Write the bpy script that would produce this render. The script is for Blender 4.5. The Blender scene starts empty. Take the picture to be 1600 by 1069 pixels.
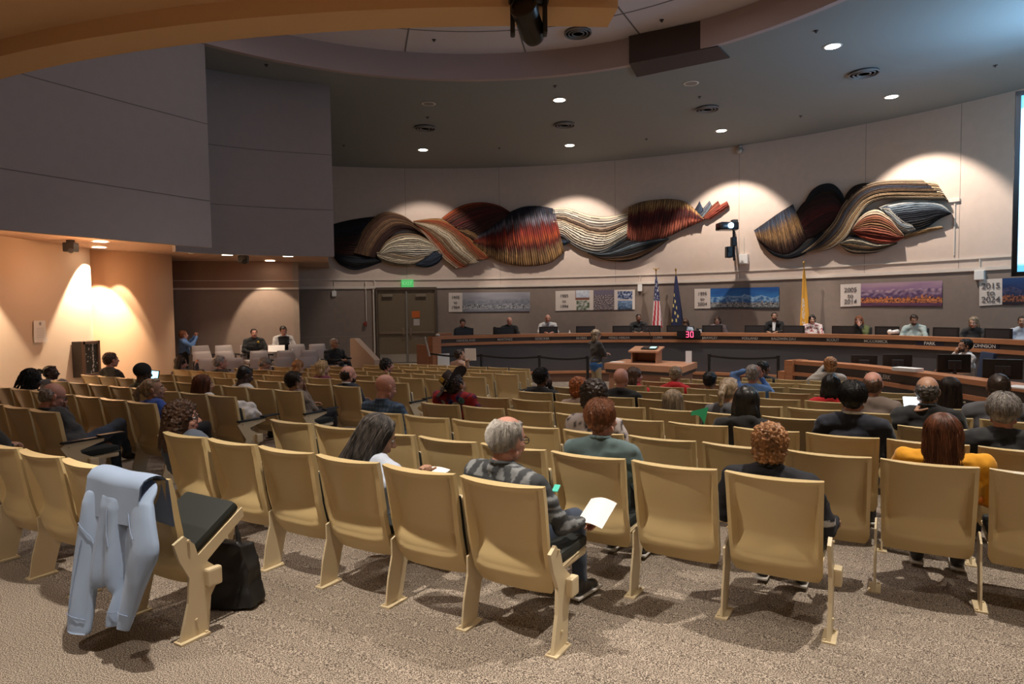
import bpy, bmesh, math, random
import numpy as np
from mathutils import Vector, Matrix, noise
sc = bpy.context.scene
col = sc.collection
PI = math.pi
random.seed(7)

# ------------------------------------------------------------------ camera
FPX, PITCH, ROLL, HCAM = 1008.0, math.radians(2.8), .0135, 1.738
cp, sp_, cr, sr = math.cos(PITCH), math.sin(PITCH), math.cos(ROLL), math.sin(ROLL)
cam = bpy.data.objects.new('camera', bpy.data.cameras.new('camera'))
col.objects.link(cam); sc.camera = cam
cam.data.sensor_width = 36; cam.data.lens = 36 * FPX / 1600
cam.data.clip_start = .05; cam.data.clip_end = 100
cam.matrix_world = (Matrix.Translation((0, 0, HCAM)) @ Matrix.Rotation(PI / 2 - PITCH, 4, 'X')
                    @ Matrix.Rotation(-ROLL, 4, 'Z'))
# ------------------------------------------------------------------ world + exposure
w = bpy.data.worlds.new('world'); sc.world = w; w.use_nodes = True
w.node_tree.nodes['Background'].inputs[0].default_value = (1, .86, .76, 1)
w.node_tree.nodes['Background'].inputs[1].default_value = .02
sc.view_settings.view_transform = 'Standard'
sc.view_settings.look = 'None'
sc.view_settings.exposure = 0.68
sc.view_settings.gamma = 1.0
sc.view_settings.use_curve_mapping = False

def light(name, kind, loc, power, color=(1, .8, .62), target=None, size=.1, angle=60, blend=.4, sx=None, sy=None):
    d = bpy.data.lights.new(name, kind); d.energy = power; d.color = color
    if kind == 'SPOT':
        d.spot_size = math.radians(angle); d.spot_blend = blend; d.shadow_soft_size = size
    elif kind == 'AREA':
        d.shape = 'RECTANGLE'; d.size = sx; d.size_y = sy
    else:
        d.shadow_soft_size = size
    o = bpy.data.objects.new(name, d); col.objects.link(o); o.location = loc
    if target is None: target = (loc[0], loc[1], loc[2] - 1)
    v = Vector(target) - Vector(loc)
    o.rotation_euler = v.to_track_quat('-Z', 'Y').to_euler()
    return o
WARM = (1, .78, .58); WHT = (1, .88, .78)
# wall washers over the fibre art
for x, y, tx, ty, pw in ((-2.54, 19.25, -2.9, 21.4, 210), (1.75, 18.96, 2.0, 21.1, 430), (5.71, 17.62, 6.55, 19.3, 480), (8.74, 14.99, 10.2, 16.0, 520)):
    light('wall_washer', 'SPOT', (x, y, 6.44), pw, WHT, (tx, ty, 3.0), .05, 74, .35)
# downlights over the floor and dais
for x, y, pw in ((1.15, 14.89, 500), (5.95, 12.07, 420), (-2.2, 17.6, 120), (3.9, 17.0, 330), (6.9, 15.2, 330), (8.6, 11.6, 330)):
    light('ceiling_downlight', 'SPOT', (x, y, 6.44), pw, WHT, None, .06, 84, .7)
for x, y in ((-3.4, 9.6), (.6, 9.8), (4.2, 8.8), (1.6, 6.6), (-1.6, 7.4), (5.6, 5.6)):
    light('dome_downlight', 'SPOT', (x, y, 6.9), 120, WHT, None, .08, 90, .8)
# back of the room, over the camera
for x, y, z, pw, an in ((-1.45, 3.05, 4.1, 400, 100), (2.9, 4.0, 6.4, 800, 80), (.55, 1.1, 4.1, 190, 92), (-3.6, 2.0, 4.1, 150, 96), (3.4, .8, 6.4, 300, 80), (-5.4, 6.2, 4.1, 120, 96)):
    light('gallery_downlight', 'SPOT', (x, y, z), pw, (1, .89, .76), None, .05, an, .8)
# alcove spots
for a, pw, an in ((((-8.80, 13.93, 3.12), (-9.22, 13.98, 1.3)), 520, 78), (((-8.80, 10.5, 3.12), (-9.22, 10.6, 1.3)), 520, 78), (((-8.60, 14.28, 3.12), (-8.90, 14.65, 1.2)), 130, 46),
          (((-6.75, 17.0, 3.1), (-6.75, 18.2, 1.2)), 130, 62)):
    light('alcove_spot', 'SPOT', a[0], pw, (1, .80, .58), a[1], .03, an, .25)
light('alcove_glow', 'POINT', (-7.8, 12.2, 2.7), 20, (1, .52, .25), None, .2)
for x, y in ((-3.5, -2.6), (1.5, -2.6), (6.5, -2.4)):
    light('rear_fill', 'POINT', (x, y, 2.7), 6, (1, .70, .42), None, .25)  # added warm fill behind the camera for the tan soffit, no fixtures there
for px_, Y_ in ((-6.6, 15.6), (-5.9, 16.8), (-7.4, 16.6)):
    light('alcove_downlight', 'SPOT', (px_, Y_, 3.12), 60, (1, .8, .62), None, .05, 90, .6)
light('dome_fill', 'AREA', (-.6, 6.8, 6.85), 55, (1, .86, .86), (-.6, 6.8, 0), sx=9, sy=9)  # soft ambient fill added under the dome, stands for no fixture
light('screen_glow', 'AREA', (9.4, 10.3, 4.9), 80, (.35, .65, 1), (6.0, 13, 6.4), sx=1.6, sy=1.6)

# ------------------------------------------------------------------ photo ray helpers
def ray(px, py):
    a = (px - 800) / FPX; b = (534.5 - py) / FPX
    x = a * cr + b * sr; y = -a * sr + b * cr
    return Vector((x, cp + y * sp_, -sp_ + y * cp))
CAMP = Vector((0, 0, HCAM))
def atz(px, py, z):
    r = ray(px, py); return CAMP + r * ((z - HCAM) / r.z)
def atY(px, py, Y):
    r = ray(px, py); return CAMP + r * (Y / r.y)
def atcirc(px, py, c, R):
    r = ray(px, py); ox, oy = -c[0], -c[1]
    a = r.x**2 + r.y**2; b = 2 * (ox * r.x + oy * r.y); q = ox * ox + oy * oy - R * R
    return CAMP + r * ((-b + math.sqrt(max(0, b * b - 4 * a * q))) / 2 / a)
WC, WR = (-1.59, 6.49), 15.3           # the curved front wall
ZC = 6.5
DC, DR = (1.75, 11.14), 8.1            # dais arc
ANG = math.radians(31.1)
NV = Vector((math.sin(ANG), math.cos(ANG), 0)); TV = Vector((math.cos(ANG), -math.sin(ANG), 0))
N0, DN, SW = 2.8855, .9166, .5587
def floor_z(n): return -.04 * (min(max(n, 1.97), 12.4) - 1.97)

# ------------------------------------------------------------------ materials
MATS = {}
def mat(name, color=(.5, .5, .5), rough=.6, metal=0, emit=None, es=1, bump=0, bscale=80, var=0, vscale=6, col2=None, sheen=0, spec=None, vcol=False, stretch=None, alpha=None, coat=0):
    if name in MATS: return MATS[name]
    m = bpy.data.materials.new(name); m.use_nodes = True; nt = m.node_tree; N = nt.nodes; L = nt.links
    b = N['Principled BSDF']; b.inputs['Base Color'].default_value = (*color, 1)
    b.inputs['Roughness'].default_value = rough; b.inputs['Metallic'].default_value = metal
    if spec is not None: b.inputs['Specular IOR Level'].default_value = spec
    if coat: b.inputs['Coat Weight'].default_value = coat
    if sheen: b.inputs['Sheen Weight'].default_value = sheen
    tc = N.new('ShaderNodeTexCoord'); vec = tc.outputs['Object']
    if stretch:
        mp = N.new('ShaderNodeMapping'); mp.inputs['Scale'].default_value = stretch
        L.new(vec, mp.inputs[0]); vec = mp.outputs[0]
    if emit:
        b.inputs['Emission Color'].default_value = (*emit, 1); b.inputs['Emission Strength'].default_value = es
    if vcol:
        a = N.new('ShaderNodeAttribute'); a.attribute_name = 'Col'; L.new(a.outputs['Color'], b.inputs['Base Color'])
        if vcol == 'emit': L.new(a.outputs['Color'], b.inputs['Emission Color']); b.inputs['Emission Strength'].default_value = es
    if var or col2:
        n = N.new('ShaderNodeTexNoise'); n.inputs['Scale'].default_value = vscale; n.inputs['Detail'].default_value = 5
        L.new(vec, n.inputs['Vector'])
        r = N.new('ShaderNodeValToRGB'); L.new(n.outputs['Fac'], r.inputs[0])
        c2 = col2 or tuple(max(0, c * (1 - var)) for c in color)
        r.color_ramp.elements[0].position = .38; r.color_ramp.elements[0].color = (*c2, 1)
        r.color_ramp.elements[1].position = .62; r.color_ramp.elements[1].color = (*color, 1)
        L.new(r.outputs[0], b.inputs['Base Color'])
    if bump:
        n2 = N.new('ShaderNodeTexNoise'); n2.inputs['Scale'].default_value = bscale; n2.inputs['Detail'].default_value = 3
        L.new(vec, n2.inputs['Vector'])
        bp = N.new('ShaderNodeBump'); bp.inputs['Strength'].default_value = bump; bp.inputs['Distance'].default_value = .01
        L.new(n2.outputs['Fac'], bp.inputs['Height']); L.new(bp.outputs[0], b.inputs['Normal'])
    MATS[name] = m
    return m
def carpet_mat():
    m = mat('speckled_carpet', (.2, .15, .11), .95); nt = m.node_tree; N = nt.nodes; L = nt.links; b = N['Principled BSDF']
    g = N.new('ShaderNodeNewGeometry')
    n1 = N.new('ShaderNodeTexNoise'); n1.inputs['Scale'].default_value = 170; n1.inputs['Detail'].default_value = 2
    n2 = N.new('ShaderNodeTexNoise'); n2.inputs['Scale'].default_value = 1.3
    L.new(g.outputs['Position'], n1.inputs['Vector']); L.new(g.outputs['Position'], n2.inputs['Vector'])
    r = N.new('ShaderNodeValToRGB'); e = r.color_ramp.elements
    e[0].position = .4; e[0].color = (.070, .053, .042, 1); e[1].position = .6; e[1].color = (.66, .57, .47, 1)
    k = e.new(.5); k.color = (.27, .215, .17, 1)
    L.new(n1.outputs['Fac'], r.inputs[0])
    mx = N.new('ShaderNodeMixRGB'); mx.blend_type = 'MULTIPLY'; mx.inputs[0].default_value = .35
    L.new(r.outputs[0], mx.inputs[1]); L.new(n2.outputs['Fac'], mx.inputs[2]); L.new(mx.outputs[0], b.inputs['Base Color'])
    bp = N.new('ShaderNodeBump'); bp.inputs['Strength'].default_value = .6; bp.inputs['Distance'].default_value = .006
    L.new(n1.outputs['Fac'], bp.inputs['Height']); L.new(bp.outputs[0], b.inputs['Normal'])
    return m
def wood_mat(name, c1, c2, rough=.4):
    m = mat(name, c1, rough); nt = m.node_tree; N = nt.nodes; L = nt.links; b = N['Principled BSDF']
    tc = N.new('ShaderNodeTexCoord'); mp = N.new('ShaderNodeMapping'); mp.inputs['Scale'].default_value = (1, 1, 14)
    L.new(tc.outputs['Object'], mp.inputs[0]); n = N.new('ShaderNodeTexNoise'); n.inputs['Scale'].default_value = 3; n.inputs['Detail'].default_value = 6
    L.new(mp.outputs[0], n.inputs['Vector']); r = N.new('ShaderNodeValToRGB'); L.new(n.outputs['Fac'], r.inputs[0])
    r.color_ramp.elements[0].position = .35; r.color_ramp.elements[0].color = (*c2, 1)
    r.color_ramp.elements[1].position = .65; r.color_ramp.elements[1].color = (*c1, 1)
    L.new(r.outputs[0], b.inputs['Base Color']); return m
CARPET = carpet_mat()
WOOD = wood_mat('orange_maple', (.50, .22, .105), (.42, .175, .08))
WOODP = wood_mat('pink_maple', (.52, .27, .16), (.44, .22, .125))
M_UP = mat('upper_wall_fabric', (.62, .50, .42), .9, var=.04, bump=.05)
M_LOW = mat('lower_wall_carpet', (.25, .195, .16), .95, var=.06, bump=.15)
M_TRIM = mat('cream_trim', (.68, .6, .52), .6)
M_TEAL = mat('teal_ceiling_paint', (.27, .29, .285), .85)
M_PINK = mat('cove_paint', (.46, .37, .36), .85)
M_WCEIL = mat('white_ceiling_paint', (.72, .66, .68), .9)
M_PANEL = mat('grey_fascia_panel', (.33, .295, .29), .9, var=.03)
M_TAN = mat('tan_soffit_paint', (.76, .48, .25), .8)
M_PEACH = mat('peach_plaster', (.72, .56, .42), .8)
M_COLM = mat('column_plaster', (.74, .47, .29), .75)
M_BLACK = mat('black_plastic', (.012, .012, .013), .4)
M_DARK = mat('dark_grey_plastic', (.03, .03, .033), .5)
M_DGREY = mat('charcoal_laminate', (.075, .07, .075), .7)
M_STRIP = mat('dark_name_strip', (.055, .042, .036), .6)
M_WHITE = mat('white_plastic', (.8, .78, .74), .5)
M_PAPER = mat('paper', (.85, .83, .8), .8)
M_STEEL = mat('brushed_steel', (.6, .6, .6), .3, 1)
M_BEIGE = mat('beige_moulded_plastic', (.64, .49, .25), .34, bump=.04, bscale=400)
M_BMET = mat('beige_painted_metal', (.66, .55, .36), .4)
M_CUSH = mat('dark_green_upholstery', (.018, .022, .02), .75, bump=.1, bscale=300)
M_LIT = mat('lamp_lens', (1, 1, 1), .5, emit=(1, .9, .75), es=14)
M_LITW = mat('warm_lamp_lens', (1, 1, 1), .5, emit=(1, .85, .65), es=9)
M_UNLIT = mat('unlit_can_inside', (.25, .23, .21), .5)

# ------------------------------------------------------------------ mesh helpers
class G:
    def __init__(s): s.v = []; s.f = []; s.m = []; s.c = None
    def add(s, vs, fs, mi=0):
        o = len(s.v); s.v += [tuple(p) for p in vs]; s.f += [tuple(i + o for i in f) for f in fs]; s.m += [mi] * len(fs); return s
    def box(s, c, d, mi=0, rz=0, rx=0):
        M = Matrix.Translation(c) @ Matrix.Rotation(rz, 4, 'Z') @ Matrix.Rotation(rx, 4, 'X')
        vs = [M @ Vector((x * d[0] / 2, y * d[1] / 2, z * d[2] / 2)) for x in (-1, 1) for y in (-1, 1) for z in (-1, 1)]
        return s.add(vs, [(0, 1, 3, 2), (4, 6, 7, 5), (0, 4, 5, 1), (2, 3, 7, 6), (0, 2, 6, 4), (1, 5, 7, 3)], mi)
    def bbox(s, c, d, b=.01, mi=0, rz=0, rx=0):
        """box with chamfered vertical and horizontal edges"""
        M = Matrix.Translation(c) @ Matrix.Rotation(rz, 4, 'Z') @ Matrix.Rotation(rx, 4, 'X')
        bm = bmesh.new(); bmesh.ops.create_cube(bm, size=1)
        for v in bm.verts: v.co = Vector((v.co.x * d[0], v.co.y * d[1], v.co.z * d[2]))
        bmesh.ops.bevel(bm, geom=list(bm.edges), offset=b, segments=2, affect='EDGES', profile=.6)
        bm.verts.index_update()
        s.add([M @ v.co for v in bm.verts], [[v.index for v in f.verts] for f in bm.faces], mi); bm.free(); return s
    def prism(s, pts, f0, f1, mi=0):
        """pts 2-D polygon, f0/f1 map (a,b)->3-D for both caps"""
        n = len(pts); vs = [f0(*p) for p in pts] + [f1(*p) for p in pts]
        fs = [tuple(range(n))[::-1], tuple(range(n, 2 * n))] + [(i, (i + 1) % n, (i + 1) % n + n, i + n) for i in range(n)]
        return s.add(vs, fs, mi)
    def tube(s, pts, r, n=8, mi=0, cap=True):
        pts = [Vector(p) for p in pts]; rr = r if hasattr(r, '__len__') else [r] * len(pts); vs = []; prev = None
        for i, p in enumerate(pts):
            t = (pts[min(i + 1, len(pts) - 1)] - pts[max(i - 1, 0)]); t = t.normalized() if t.length > 1e-9 else Vector((0, 0, 1))
            if prev is None: a = t.orthogonal().normalized()
            else:
                a = prev - t * prev.dot(t); a = a.normalized() if a.length > 1e-6 else t.orthogonal().normalized()
            prev = a; b = t.cross(a)
            vs += [p + (a * math.cos(k * 2 * PI / n) + b * math.sin(k * 2 * PI / n)) * rr[i] for k in range(n)]
        fs = [(i * n + k, i * n + (k + 1) % n, (i + 1) * n + (k + 1) % n, (i + 1) * n + k) for i in range(len(pts) - 1) for k in range(n)]
        if cap: fs += [tuple(range(n))[::-1], tuple((len(pts) - 1) * n + k for k in range(n))]
        return s.add(vs, fs, mi)
    def lathe(s, prof, c=(0, 0, 0), n=24, mi=0, M=None):
        vs = []; c = Vector(c)
        for r, z in prof:
            for k in range(n):
                p = Vector((r * math.cos(2 * PI * k / n), r * math.sin(2 * PI * k / n), z))
                vs.append((M @ p if M else p) + c)
        fs = [(i * n + k, i * n + (k + 1) % n, (i + 1) * n + (k + 1) % n, (i + 1) * n + k) for i in range(len(prof) - 1) for k in range(n)]
        fs += [tuple(range(n))[::-1], tuple((len(prof) - 1) * n + k for k in range(n))]
        return s.add(vs, fs, mi)
    def ell(s, c, r, n=14, m=9, rot=None, mi=0):
        vs = []; c = Vector(c)
        for i in range(1, m):
            th = PI * i / m
            for k in range(n):
                p = Vector((r[0] * math.sin(th) * math.cos(2 * PI * k / n), r[1] * math.sin(th) * math.sin(2 * PI * k / n), r[2] * math.cos(th)))
                vs.append((rot @ p if rot else p) + c)
        t = Vector((0, 0, r[2])); b = -t
        vs += [(rot @ t if rot else t) + c, (rot @ b if rot else b) + c]
        fs = [(i * n + k, (i + 1) * n + k, (i + 1) * n + (k + 1) % n, i * n + (k + 1) % n) for i in range(m - 2) for k in range(n)]
        T = (m - 1) * n
        fs += [(T, k, (k + 1) % n) for k in range(n)] + [(T + 1, (m - 2) * n + (k + 1) % n, (m - 2) * n + k) for k in range(n)]
        return s.add(vs, fs, mi)
    def cap(s, a, b, r0, r1=None, n=12, mi=0):
        r1 = r0 if r1 is None else r1; a = Vector(a); b = Vector(b)
        s.ell(a, (r0,) * 3, n, 8, mi=mi); s.ell(b, (r1,) * 3, n, 8, mi=mi)
        if (b - a).length > 1e-4: s.tube([a, b], [r0, r1], n, mi)
        return s
    def grid(s, fn, nu, nv, mi=0):
        vs = [fn(i / nu, j / nv) for i in range(nu + 1) for j in range(nv + 1)]
        W = nv + 1
        return s.add(vs, [(i * W + j, (i + 1) * W + j, (i + 1) * W + j + 1, i * W + j + 1) for i in range(nu) for j in range(nv)], mi)
    def sweep(s, prof, path, mi=0, closed=True, ends=True):
        """prof: list of (offset along the path's left normal, z); path: list of (x,y)"""
        P = [Vector((p[0], p[1], 0)) for p in path]; n = len(prof); vs = []
        for i, p in enumerate(P):
            t = (P[min(i + 1, len(P) - 1)] - P[max(i - 1, 0)]).normalized(); q = Vector((-t.y, t.x, 0))
            vs += [p + q * a + Vector((0, 0, z)) for a, z in prof]
        K = n if closed else n - 1
        fs = [(i * n + k, i * n + (k + 1) % n, (i + 1) * n + (k + 1) % n, (i + 1) * n + k) for i in range(len(P) - 1) for k in range(K)]
        if closed and ends: fs += [tuple(range(n))[::-1], tuple((len(P) - 1) * n + k for k in range(n))]
        return s.add(vs, fs, mi)
    def build(s, name, mats, parent=None, smooth=False, angle=None):
        me = bpy.data.meshes.new(name); me.from_pydata([tuple(p) for p in s.v], [], s.f)
        mats = mats if isinstance(mats, (list, tuple)) else [mats]
        for m in mats: me.materials.append(m)
        me.polygons.foreach_set('material_index', s.m)
        if s.c is not None:
            a = me.color_attributes.new('Col', 'FLOAT_COLOR', 'POINT'); a.data.foreach_set('color', np.array(s.c, 'f').ravel())
        bm = bmesh.new(); bm.from_mesh(me); bmesh.ops.recalc_face_normals(bm, faces=bm.faces); bm.to_mesh(me); bm.free()
        if smooth: me.polygons.foreach_set('use_smooth', [True] * len(me.polygons))
        if smooth and angle: me.set_sharp_from_angle(angle=math.radians(angle))
        o = bpy.data.objects.new(name, me); col.objects.link(o)
        if parent: o.parent = parent
        return o
def tag(o, label=None, cat=None, group=None, kind=None):
    if label: o['label'] = label
    if cat: o['category'] = cat
    if group: o['group'] = group
    if kind: o['kind'] = kind
    return o
def empty(name, loc=(0, 0, 0), rz=0, label=None, cat=None, group=None):
    o = bpy.data.objects.new(name, None); col.objects.link(o); o.location = loc; o.rotation_euler = (0, 0, rz); o.empty_display_size = .1
    return tag(o, label, cat, group)
def copy_tree(o, parent=None):
    c = o.copy(); col.objects.link(c); c.parent = parent
    for ch in [x for x in col.objects if x.parent == o]: copy_tree(ch, c)
    return c
def struct(o): o['kind'] = 'structure'; return o
def catmull(P, n):
    P = [Vector(p) for p in P]; out = []
    if len(P) == 2: return [P[0].lerp(P[1], i / (n - 1)) for i in range(n)]
    for i in range(n):
        u = i / (n - 1) * (len(P) - 1); k = min(int(u), len(P) - 2); t = u - k
        a, b, c, d = P[max(k - 1, 0)], P[k], P[k + 1], P[min(k + 2, len(P) - 1)]
        out.append(.5 * ((2 * b) + (c - a) * t + (2 * a - 5 * b + 4 * c - d) * t * t + (3 * b - a - 3 * c + d) * t**3))
    return out
def arc(c, R, a0, a1, n): return [(c[0] + R * math.cos(a0 + (a1 - a0) * i / n), c[1] + R * math.sin(a0 + (a1 - a0) * i / n)) for i in range(n + 1)]
def text_obj(name, s, size, loc, M, m, parent, depth=.002, bold=True):
    cu = bpy.data.curves.new('t', 'FONT'); cu.body = s; cu.size = size; cu.align_x = 'CENTER'; cu.align_y = 'CENTER'; cu.extrude = depth
    if bold: cu.offset = size * .012
    t = bpy.data.objects.new('t', cu); col.objects.link(t); bpy.context.view_layer.update()
    me = bpy.data.meshes.new_from_object(t.evaluated_get(bpy.context.evaluated_depsgraph_get()))
    bpy.data.objects.remove(t); me.transform(Matrix.Translation(loc) @ M); me.materials.clear(); me.materials.append(m)
    o = bpy.data.objects.new(name, me); col.objects.link(o)
    if parent: o.parent = parent
    return o

# ------------------------------------------------------------------ room shell
def floor_build():
    g = G()
    ns = [-9, 1.97, 12.4, 30]
    for a, b in zip(ns[:-1], ns[1:]):
        c = [NV * a + TV * -22, NV * a + TV * 22, NV * b + TV * 22, NV * b + TV * -22]
        z = [floor_z(a), floor_z(a), floor_z(b), floor_z(b)]
        g.add([(p.x, p.y, q) for p, q in zip(c, z)], [(0, 1, 2, 3)])
        g.add([(p.x, p.y, q - .2) for p, q in zip(c, z)], [(0, 3, 2, 1)])
    struct(g.build('floor', CARPET))
floor_build()
A0, A1 = math.atan2(20.75 - WC[1], -7.2 - WC[0]), math.radians(-12)
def wall_band(name, z0, z1, r0, th, m, a0=A0, a1=A1, n=90):
    g = G(); g.sweep([(0, z0), (0, z1), (-th, z1), (-th, z0)][::-1], arc(WC, r0, a0, a1, n)); o = g.build(name, m, smooth=True, angle=30)
    return struct(o)
# path goes clockwise (left to right): left normal points outwards -> use negative offsets inward
def curved(name, z0, z1, rin, rout, m, a0=A0, a1=A1, n=90, c=WC, parent=None):
    g = G()
    i0 = arc(c, rin, a0, a1, n); o0 = arc(c, rout, a0, a1, n)
    vs = []
    for (x, y), (X, Y) in zip(i0, o0): vs += [(x, y, z0), (x, y, z1), (X, Y, z1), (X, Y, z0)]
    fs = [(4 * i + k, 4 * i + (k + 1) % 4, 4 * i + 4 + (k + 1) % 4, 4 * i + 4 + k) for i in range(n) for k in range(4)]
    fs += [(0, 1, 2, 3), (4 * n, 4 * n + 3, 4 * n + 2, 4 * n + 1)]
    g.add(vs, fs); return g.build(name, m, parent, smooth=True, angle=30)
struct(curved('wall_front', 2.5, 6.6, WR, WR + .2, M_UP))
struct(curved('wall_front_lower', -.6, 2.5, WR - .02, WR + .2, M_LOW))
struct(curved('trim_1', 2.52, 2.60, WR - .06, WR, M_TRIM))
struct(curved('trim_2', 2.80, 2.84, WR - .035, WR, M_TRIM))
struct(curved('trim_3', .95, .97, WR - .026, WR - .02, mat('seam_line', (.3, .25, .21), .9)))
# thin vertical joints of the upper wall
for i, px in enumerate((633, 780, 961, 1155, 1352, 1500)):
    p = atcirc(px, 300, WC, WR - .002); a = math.atan2(p.y - WC[1], p.x - WC[0])
    g = G(); g.box((WC[0] + (WR - .001) * math.cos(a), WC[1] + (WR - .001) * math.sin(a), 4.55), (.006, .012, 3.9), rz=a); struct(g.build('trim_%d' % (4 + i), mat('wall_joint', (.33, .26, .22), .9)))
# main ceiling ring around the round recess
RC, RR, ZW = (-.58, 6.8), 6.7, 7.0
def ceiling():
    g = G(); n = 96
    inner = arc(RC, RR, 0, 2 * PI, n)[:-1]
    # outer big square sampled by angle
    vs = [(x, y, ZC) for x, y in inner]
    for k in range(n):
        a = 2 * PI * k / n; c, s = math.cos(a), math.sin(a); q = 20 / max(abs(c), abs(s)); vs.append((RC[0] + c * q, RC[1] + s * q, ZC))
    g.add(vs, [(k, (k + 1) % n, n + (k + 1) % n, n + k) for k in range(n)])
    up = [(x, y, z + .08) for x, y, z in vs]
    g.add(up, [(k, n + k, n + (k + 1) % n, (k + 1) % n) for k in range(n)])
    o = struct(g.build('ceiling', M_TEAL))
    g = G(); g.add([(x, y, ZC - .012) for x, y in inner] + [(x, y, ZW) for x, y in inner], [(k, (k + 1) % n, n + (k + 1) % n, n + k) for k in range(n)])
    inner2 = arc(RC, RR + .12, 0, 2 * PI, n)[:-1]
    g.add([(x, y, ZC - .012) for x, y in inner] + [(x, y, ZC - .012) for x, y in inner2], [(k, (k + 1) % n, n + (k + 1) % n, n + k) for k in range(n)])
    struct(g.build('ceiling_cove', M_PINK, smooth=True, angle=40))
    g = G(); g.lathe([(RR + .3, ZW), (RR + .3, ZW + .1)], (RC[0], RC[1], 0), 96); struct(g.build('ceiling_dome', M_WCEIL))
    g = G()
    for R in (RR - 1.05, RR - 3.2):
        P = arc(RC, R, 0, 2 * PI, 96); g.sweep([(0, ZW - .004), (.03, ZW - .004), (.03, ZW), (0, ZW)], P)
    for a in (62, 82, 103, 128, 30, 150):
        a = math.radians(a); c, s = math.cos(a), math.sin(a)
        g.box((RC[0] + c * (RR - 1.6), RC[1] + s * (RR - 1.6), ZW - .002), (3.2, .03, .004), rz=a)
    struct(g.build('trim_10', mat('ceiling_joint', (.2, .18, .18), .8)))
ceiling()
# dark housing at the recess edge
g = G(); pa = atz(983, 97, ZC); pb = atz(1122, 70, ZC); d = (pb - pa).normalized(); q = Vector((-d.y, d.x, 0)); q = q if q.dot(pa - Vector((*RC, ZC))) > 0 else -q
far1 = atz(995, 120, ZC - .02); far2 = atz(1140, 90, ZC - .02)
pts = [(pa.x, pa.y), (pb.x, pb.y), (far2.x, far2.y), (far1.x, far1.y)]
g.prism(pts, lambda a, b: (a, b, ZC - .03), lambda a, b: (a, b, ZW - .01))
tag(g.build('projector_housing', mat('dark_brown_housing', (.07, .05, .045), .8)), 'dark brown boxed housing set into the edge of the ceiling recess', 'ceiling box')

# near gallery soffit (tan) with its edge beam
SCN = (-.25, 16.2)
def soffit():
    g = G(); R = 10.95; a = [math.asin(max(-1, min(1, (x - SCN[0]) / R))) for x in (-9.5, .8)]
    xs = [a[0] + (a[1] - a[0]) * i / 60 for i in range(61)]
    edge = [(SCN[0] + R * math.sin(t), SCN[1] - R * math.cos(t)) for t in xs]
    inn = [(SCN[0] + (R + .33) * math.sin(t), SCN[1] - (R + .33) * math.cos(t)) for t in xs]
    # ceiling slab above
    poly = [(-9.5, -4), (.8, -4)] + edge[::-1]
    g.prism(poly, lambda x, y: (x, y, 4.14), lambda x, y: (x, y, 4.24))
    struct(g.build('ceiling_gallery', M_TAN))
    g = G(); vs = []
    for (x, y), (X, Y) in zip(edge, inn): vs += [(x, y, 4.0), (x, y, 4.5), (X, Y, 4.5), (X, Y, 4.0)]
    n = 60
    g.add(vs, [(4 * i + k, 4 * i + (k + 1) % 4, 4 * i + 4 + (k + 1) % 4, 4 * i + 4 + k) for i in range(n) for k in range(4)] + [(0, 1, 2, 3), (4 * n, 4 * n + 3, 4 * n + 2, 4 * n + 1)])
    g.box((.672, .4, 4.256), (.25, 8.8, .5))
    struct(g.build('trim_11', M_TAN))
soffit()
# hanging grey fascia panels of the gallery on the left
def fascia(name, pts, z0, z1, th=.12):
    P = catmull([(*p, 0) for p in pts], 24); g = G()
    g.sweep([(0, z0), (0, z1), (th, z1), (th, z0)], [(p.x, p.y) for p in P]); o = struct(g.build(name, M_PANEL, smooth=True, angle=40)); return o
F1 = [(-8.6, 4.8), (-7.75, 7.0), (-6.91, 8.8), (-6.25, 10.03), (-5.34, 11.6)]
F2 = [(-6.3, 12.2), (-5.83, 12.78), (-4.87, 13.33), (-3.74, 13.75)]
fascia('wall_fascia', F1, 2.93, 6.5); fascia('wall_fascia_inner', F2, 2.93, 6.5)
for nm, F_, zs in (('trim_12', F1, (3.75, 5.1)), ('trim_13', F2, (3.9, 5.05))):
    g = G(); P = catmull([(*p, 0) for p in F_], 24)
    for z in zs: g.sweep([(-.004, z), (-.004, z + .012), (.0, z + .012), (.0, z)], [(p.x, p.y) for p in P])
    struct(g.build(nm, mat('panel_joint', (.15, .13, .13), .9)))
# low ceiling of the alcove behind the fascia
g = G(); poly = [(-8.6, 4.8), (-7.6, 7.3), (-6.8, 9.1), (-6.0, 11.8), (-6.5, 12.35), (-5.85, 12.98), (-4.9, 13.52), (-3.98, 13.95), (-6.05, 21.6), (-13, 21.6), (-13, 4.8)]
g.prism(poly, lambda x, y: (x, y, 3.2), lambda x, y: (x, y, 3.3)); struct(g.build('ceiling_alcove', mat('alcove_ceiling_paint', (.5, .33, .23), .85)))
g = G(); g.box((-9.28, 9.0, 1.4), (.26, 10.2, 3.64)); struct(g.build('wall_left', M_PEACH))
g = G(); g.lathe([(1.235, -.5), (1.235, 3.22)], (-9.6, 15.7, 0), 64); struct(g.build('wall_column', M_COLM, smooth=True, angle=30))
aw = [(-11.8, 16.88), (-6.04, 18.38)]
def slab(name, pts, z0, z1, th, m):
    g = G(); g.sweep([(0, z0), (0, z1), (th, z1), (th, z0)], pts); return struct(g.build(name, m))
slab('wall_alcove', aw, 2.42, 3.25, .15, mat('alcove_upper_wall', (.30, .18, .13), .9)); slab('wall_alcove_lower', aw, -.5, 2.42, .15, mat('alcove_lower_wall', (.27, .20, .165), .95, var=.05))
slab('trim_14', [(p[0] + .01, p[1] - .03) for p in aw], 2.42, 2.47, .05, M_TRIM)
slab('trim_15', [(p[0] + .01, p[1] - .02) for p in aw], 2.66, 2.675, .03, M_TRIM)
slab('wall_return', [(-6.04, 18.38), (-6.9, 20.9)], -.5, 3.25, .15, M_LOW)
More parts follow.
